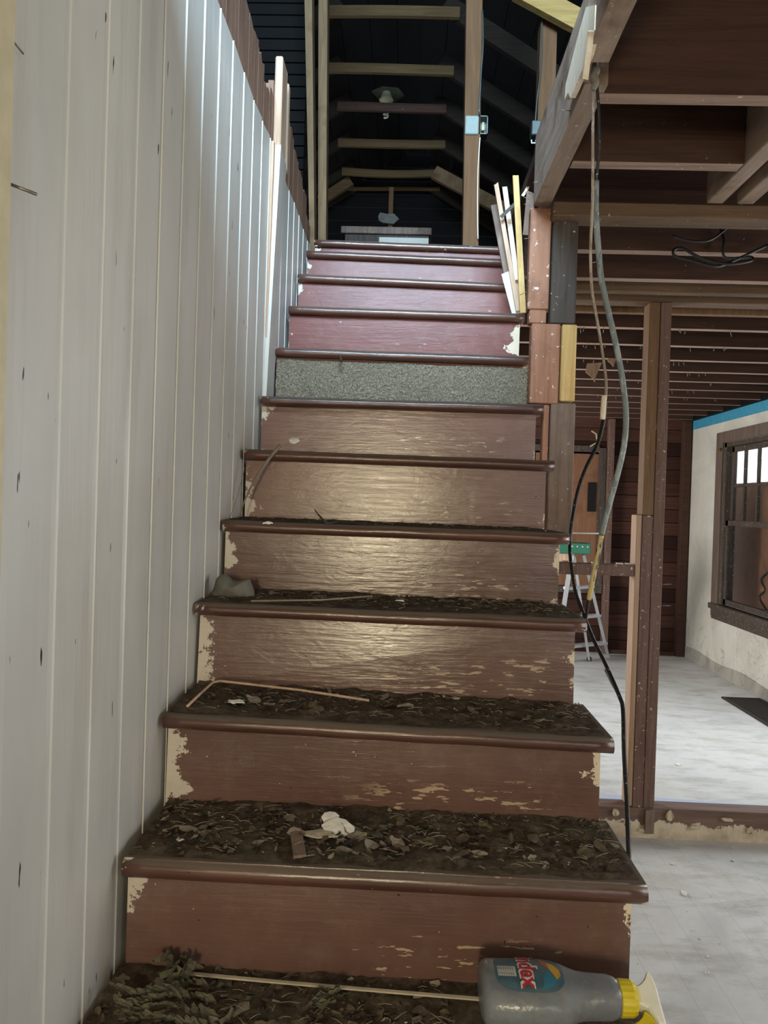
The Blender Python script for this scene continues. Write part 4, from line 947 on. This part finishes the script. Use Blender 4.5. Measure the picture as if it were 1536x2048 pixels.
# collar ties
cor=[(650,920,12,3.0,30),(652,908,128,0,0),(675,893,205,0,0),(676,891,278,0,0),(684,882,336,0,0),(695,880,374,0,0)]
TZ=4.19; lab=['nearest','second','third','fourth','fifth','farthest']
for i,(l,r_,py,_,_) in enumerate(cor):
    c=P((l+r_)/2,py,z=TZ); a=P(l,py,y=c.y); b_=P(r_,py+.03*(r_-l),y=c.y); bm=BM()
    h=.07 if i<5 else .03; n=8; Ls=[]
    for j in range(n+1):
        f=j/n; x=a.x+(b_.x-a.x)*f; sag=-.02*math.sin(math.pi*f) if i in(4,) else .006*math.sin(3*f+i)
        Ls.append([bm.verts.new(p) for p in ((x,c.y,TZ-h+sag),(x,c.y+.032,TZ-h+sag),(x,c.y+.032,TZ+sag),(x,c.y,TZ+sag))])
    for j in range(n):
        for k in range(4): bm.faces.new((Ls[j][k],Ls[j][(k+1)%4],Ls[j+1][(k+1)%4],Ls[j+1][k]))
    bm.faces.new(Ls[0]);bm.faces.new(Ls[-1])
    tag(link('collar_tie',bm,M['rafter'] if i!=2 else M['joist']),'%s horizontal roof tie above the attic'%lab[i],'roof tie','roof ties')
    # rafters right and left
    for sg,nm in ((1,'right'),(-1,'left')):
        ex=(b_.x if sg==1 else a.x); bm=BM(); p=Vector((ex-sg*.10,c.y+.07,TZ+.06)); q=Vector((ex+sg*3.2,c.y+.07,TZ-.62*3.2+.0))
        beam(bm,p,q,.045,.12,(0,1,0),.003); tag(link('rafter',bm,M['rafter_dark']),'%s rafter from the stairs on the %s roof slope'%(lab[i],nm),'rafter','rafters')
bm=BM(); beam(bm,P(1035,-22,y=2.72),P(1190,62,y=2.72),.045,.10,(0,1,0),.003); tag(link('roof_brace',bm,M['rafter_new']),'bright yellow sloping timber crossing the attic stud at top right','timber')
bm=BM(); beam(bm,P(868,345,y=6.3),P(1075,455,y=6.3),.05,.12,(0,1,0),.003); tag(link('roof_brace',bm,M['stud_at']),'sloping brace low on the right behind the wide attic stud','timber')
bm=BM(); beam(bm,P(702,362,y=6.9),P(640,402,y=6.9),.05,.10,(0,1,0),.003); tag(link('roof_brace',bm,M['rafter']),'sloping brace low on the left of the far attic','timber')
bm=BM(); beam(bm,P(783,376,y=6.8),P(780,470,y=6.8),.045,.05,(1,0,0),.002); tag(link('gable_stud',bm,M['stud_at2']),'thin upright post under the farthest roof tie','stud')
# low chest with pale panel
ch=thing('attic_crate','low grey wooden crate with pale panel standing in the far attic','crate',(.3,4.6,UZ))
bm=BM(); a=P(690,482,y=4.6);b_=P(857,482,y=4.6); za=P(775,470,y=4.6).z
box(bm,(a.x,4.6,UZ),(b_.x,5.1,za)); link('crate_body',bm,M['grey_board'],ch)
bm=BM(); box(bm,(a.x-.03,4.57,za),(b_.x+.02,5.12,za+.05),.004); link('lid',bm,M['grey_board2'],ch)
bm=BM(); box(bm,(a.x+.25,4.59,za-.15),(b_.x,4.599,za-.02)); link('panel',bm,M['plaster'],ch)
bm=BM(); c=P(778,437,y=6.7); prism(bm,[c+Vector(p) for p in ((-.11,0,.02),(-.09,0,.06),(-.02,0,.045),(.05,0,.05),(.10,0,.0),(.05,0,-.05),(-.06,0,-.04),(-.10,0,-.02))],.02,(0,1,0)); tag(link('paper_scrap',bm,M['rag']),'pale scrap hanging on the thin upright post in the far attic','paper scrap')
# lamp fixture with spiral bulb
c=P(773,190,y=5.6); lf=thing('ceiling_lamp','bare bulb fixture hanging from an attic roof tie','lamp',(c.x,c.y,c.z))
M['porc']=plain('old_porcelain','#c2bd98',.4,0,.1); M['bulb']=plain('spiral_bulb_glass','#cfd2bc',.35,0,.1); M['board_y']=plain('yellowed_board','#35301b',.8,0,.4)
bm=BM(); prism(bm,[c+Vector(p) for p in ((-.13,.03,.05),(-.04,.03,.09),(.10,.03,.08),(.15,.03,.02),(.08,.03,-.03),(-.06,.03,-.02))],.02,(0,1,0)); link('mounting_board',bm,M['board_y'],lf)
def lathe(bm,c,prof,seg=20):
    rg=[[bm.verts.new((c.x+r*math.cos(t),c.y+r*math.sin(t),c.z+z)) for t in [2*math.pi*i/seg for i in range(seg)]] for r,z in prof]
    for i in range(len(rg)-1):
        for k in range(seg): bm.faces.new((rg[i][k],rg[i][(k+1)%seg],rg[i+1][(k+1)%seg],rg[i+1][k])).smooth=True
    bm.faces.new(rg[0]);bm.faces.new(rg[-1])
bm=BM(); lathe(bm,c,[(.015,.03),(.035,.02),(.05,-.03),(.062,-.045),(.035,-.06),(.028,-.075),(.026,-.10)]); link('socket',bm,M['porc'],lf)
bm=BM(); pts=[c+Vector((.018*math.cos(t),.018*math.sin(t),-.10-.0042*t)) for t in [i*.35 for i in range(62)]]; tube(bm,pts,.008,6); link('spiral_bulb',bm,M['bulb'],lf)
# electrical boxes and wires on studs
bm=BM(); a=P(931,231,y=2.595);b_=P(957,269,y=2.595); box(bm,(a.x,2.592,b_.z),(b_.x,2.599,a.z),.004); tag(link('cover_plate',bm,plain('pale_green_plate','#8a958f',.5,0,.1)),'pale blank cover plate on the wide attic stud','cover plate')
bx2=thing('outlet_box','open metal electrical box on the side of the wide attic stud','electrical box',P(967,268,y=2.60))
M['metal']=plain('galvanised_metal','#6d7472',.35,.7,.2)
a=P(959,231,y=2.60);b_=P(975,268,y=2.60)
bm=BM(); t=.004; 
for q in (((a.x,2.60,b_.z),(a.x+t,2.66,a.z)),((b_.x-t,2.60,b_.z),(b_.x,2.66,a.z)),((a.x,2.60,b_.z),(b_.x,2.66,b_.z+t)),((a.x,2.60,a.z-t),(b_.x,2.66,a.z)),((a.x,2.655,b_.z),(b_.x,2.66,a.z))): box(bm,*q)
link('box_shell',bm,M['metal'],bx2)
bm=BM(); m=(a+b_)/2; lathe(bm,Vector((m.x,2.62,m.z-.02)),[(.008,0),(.010,.01),(.006,.04)],8); link('receptacle',bm,M['porc'],bx2)
a=P(1060,252,y=2.79);b_=P(1078,285,y=2.79); sb=thing('switch_box','small grey metal box on the attic stud behind the beam','electrical box',(b_.x,2.79,b_.z))
bm=BM(); box(bm,(a.x,2.73,b_.z+.01),(b_.x,2.795,a.z),.004); link('box_shell',bm,M['metal'],sb)
bm=BM(); tube(bm,[P(1063,280,y=2.73),P(1063,286,y=2.73),P(1072,286,y=2.73),P(1072,280,y=2.73)],.004,6); link('clamp',bm,M['white'],sb)
for pts,l in (([(965,20),(966,90),(962,150),(958,230)],'thin dark wire running down the wide attic stud to the outlet box'),([(1084,0),(1083,120),(1074,200),(1070,252)],'thin dark wire running down to the small grey box')):
    bm=BM(); tube(bm,catmull([P(*p,y=2.588 if l[19]=='n' and 0 else 2.585+.2*(pts[0][0]>1000)) for p in pts],5),.004,6); tag(link('stud_wire',bm,M['cab_g2'] if 'cab_g2' in M else M['metal']),l,'wire')
bm=BM(); tube(bm,catmull([P(960,275,y=2.585),P(956,340,y=2.585),P(955,420,y=2.585),P(956,478,y=2.585)],5),.003,6); tag(link('stud_wire',bm,M['lathw']),'pale wire running down the wide attic stud below the box','wire')
# nails poking out of the beams
for i,(a,b_,y) in enumerate((((1190,17),(1212,18),.5),((1170,38),(1190,42),.6),((1055,215),(1055,216),.7),((1120,220),(1142,222),.80),((1066,365),(1082,362),1.2),((1050,384),(1061,388),1.3),((1047,394),(1060,399),1.3),((1047,478),(1061,476),1.35),((1040,590),(1055,583),1.35),((1048,408),(1059,411),1.3))):
    if i==2: continue
    nailobj(P(*b_,y=y),P(*a,y=y),.0010,'%s thin nail from the top along the stairwell beam and post'%ORD[i],'nails in the stairwell beam',head=False)
for o in COL.objects:
    if '_w' in o: del o['_w']
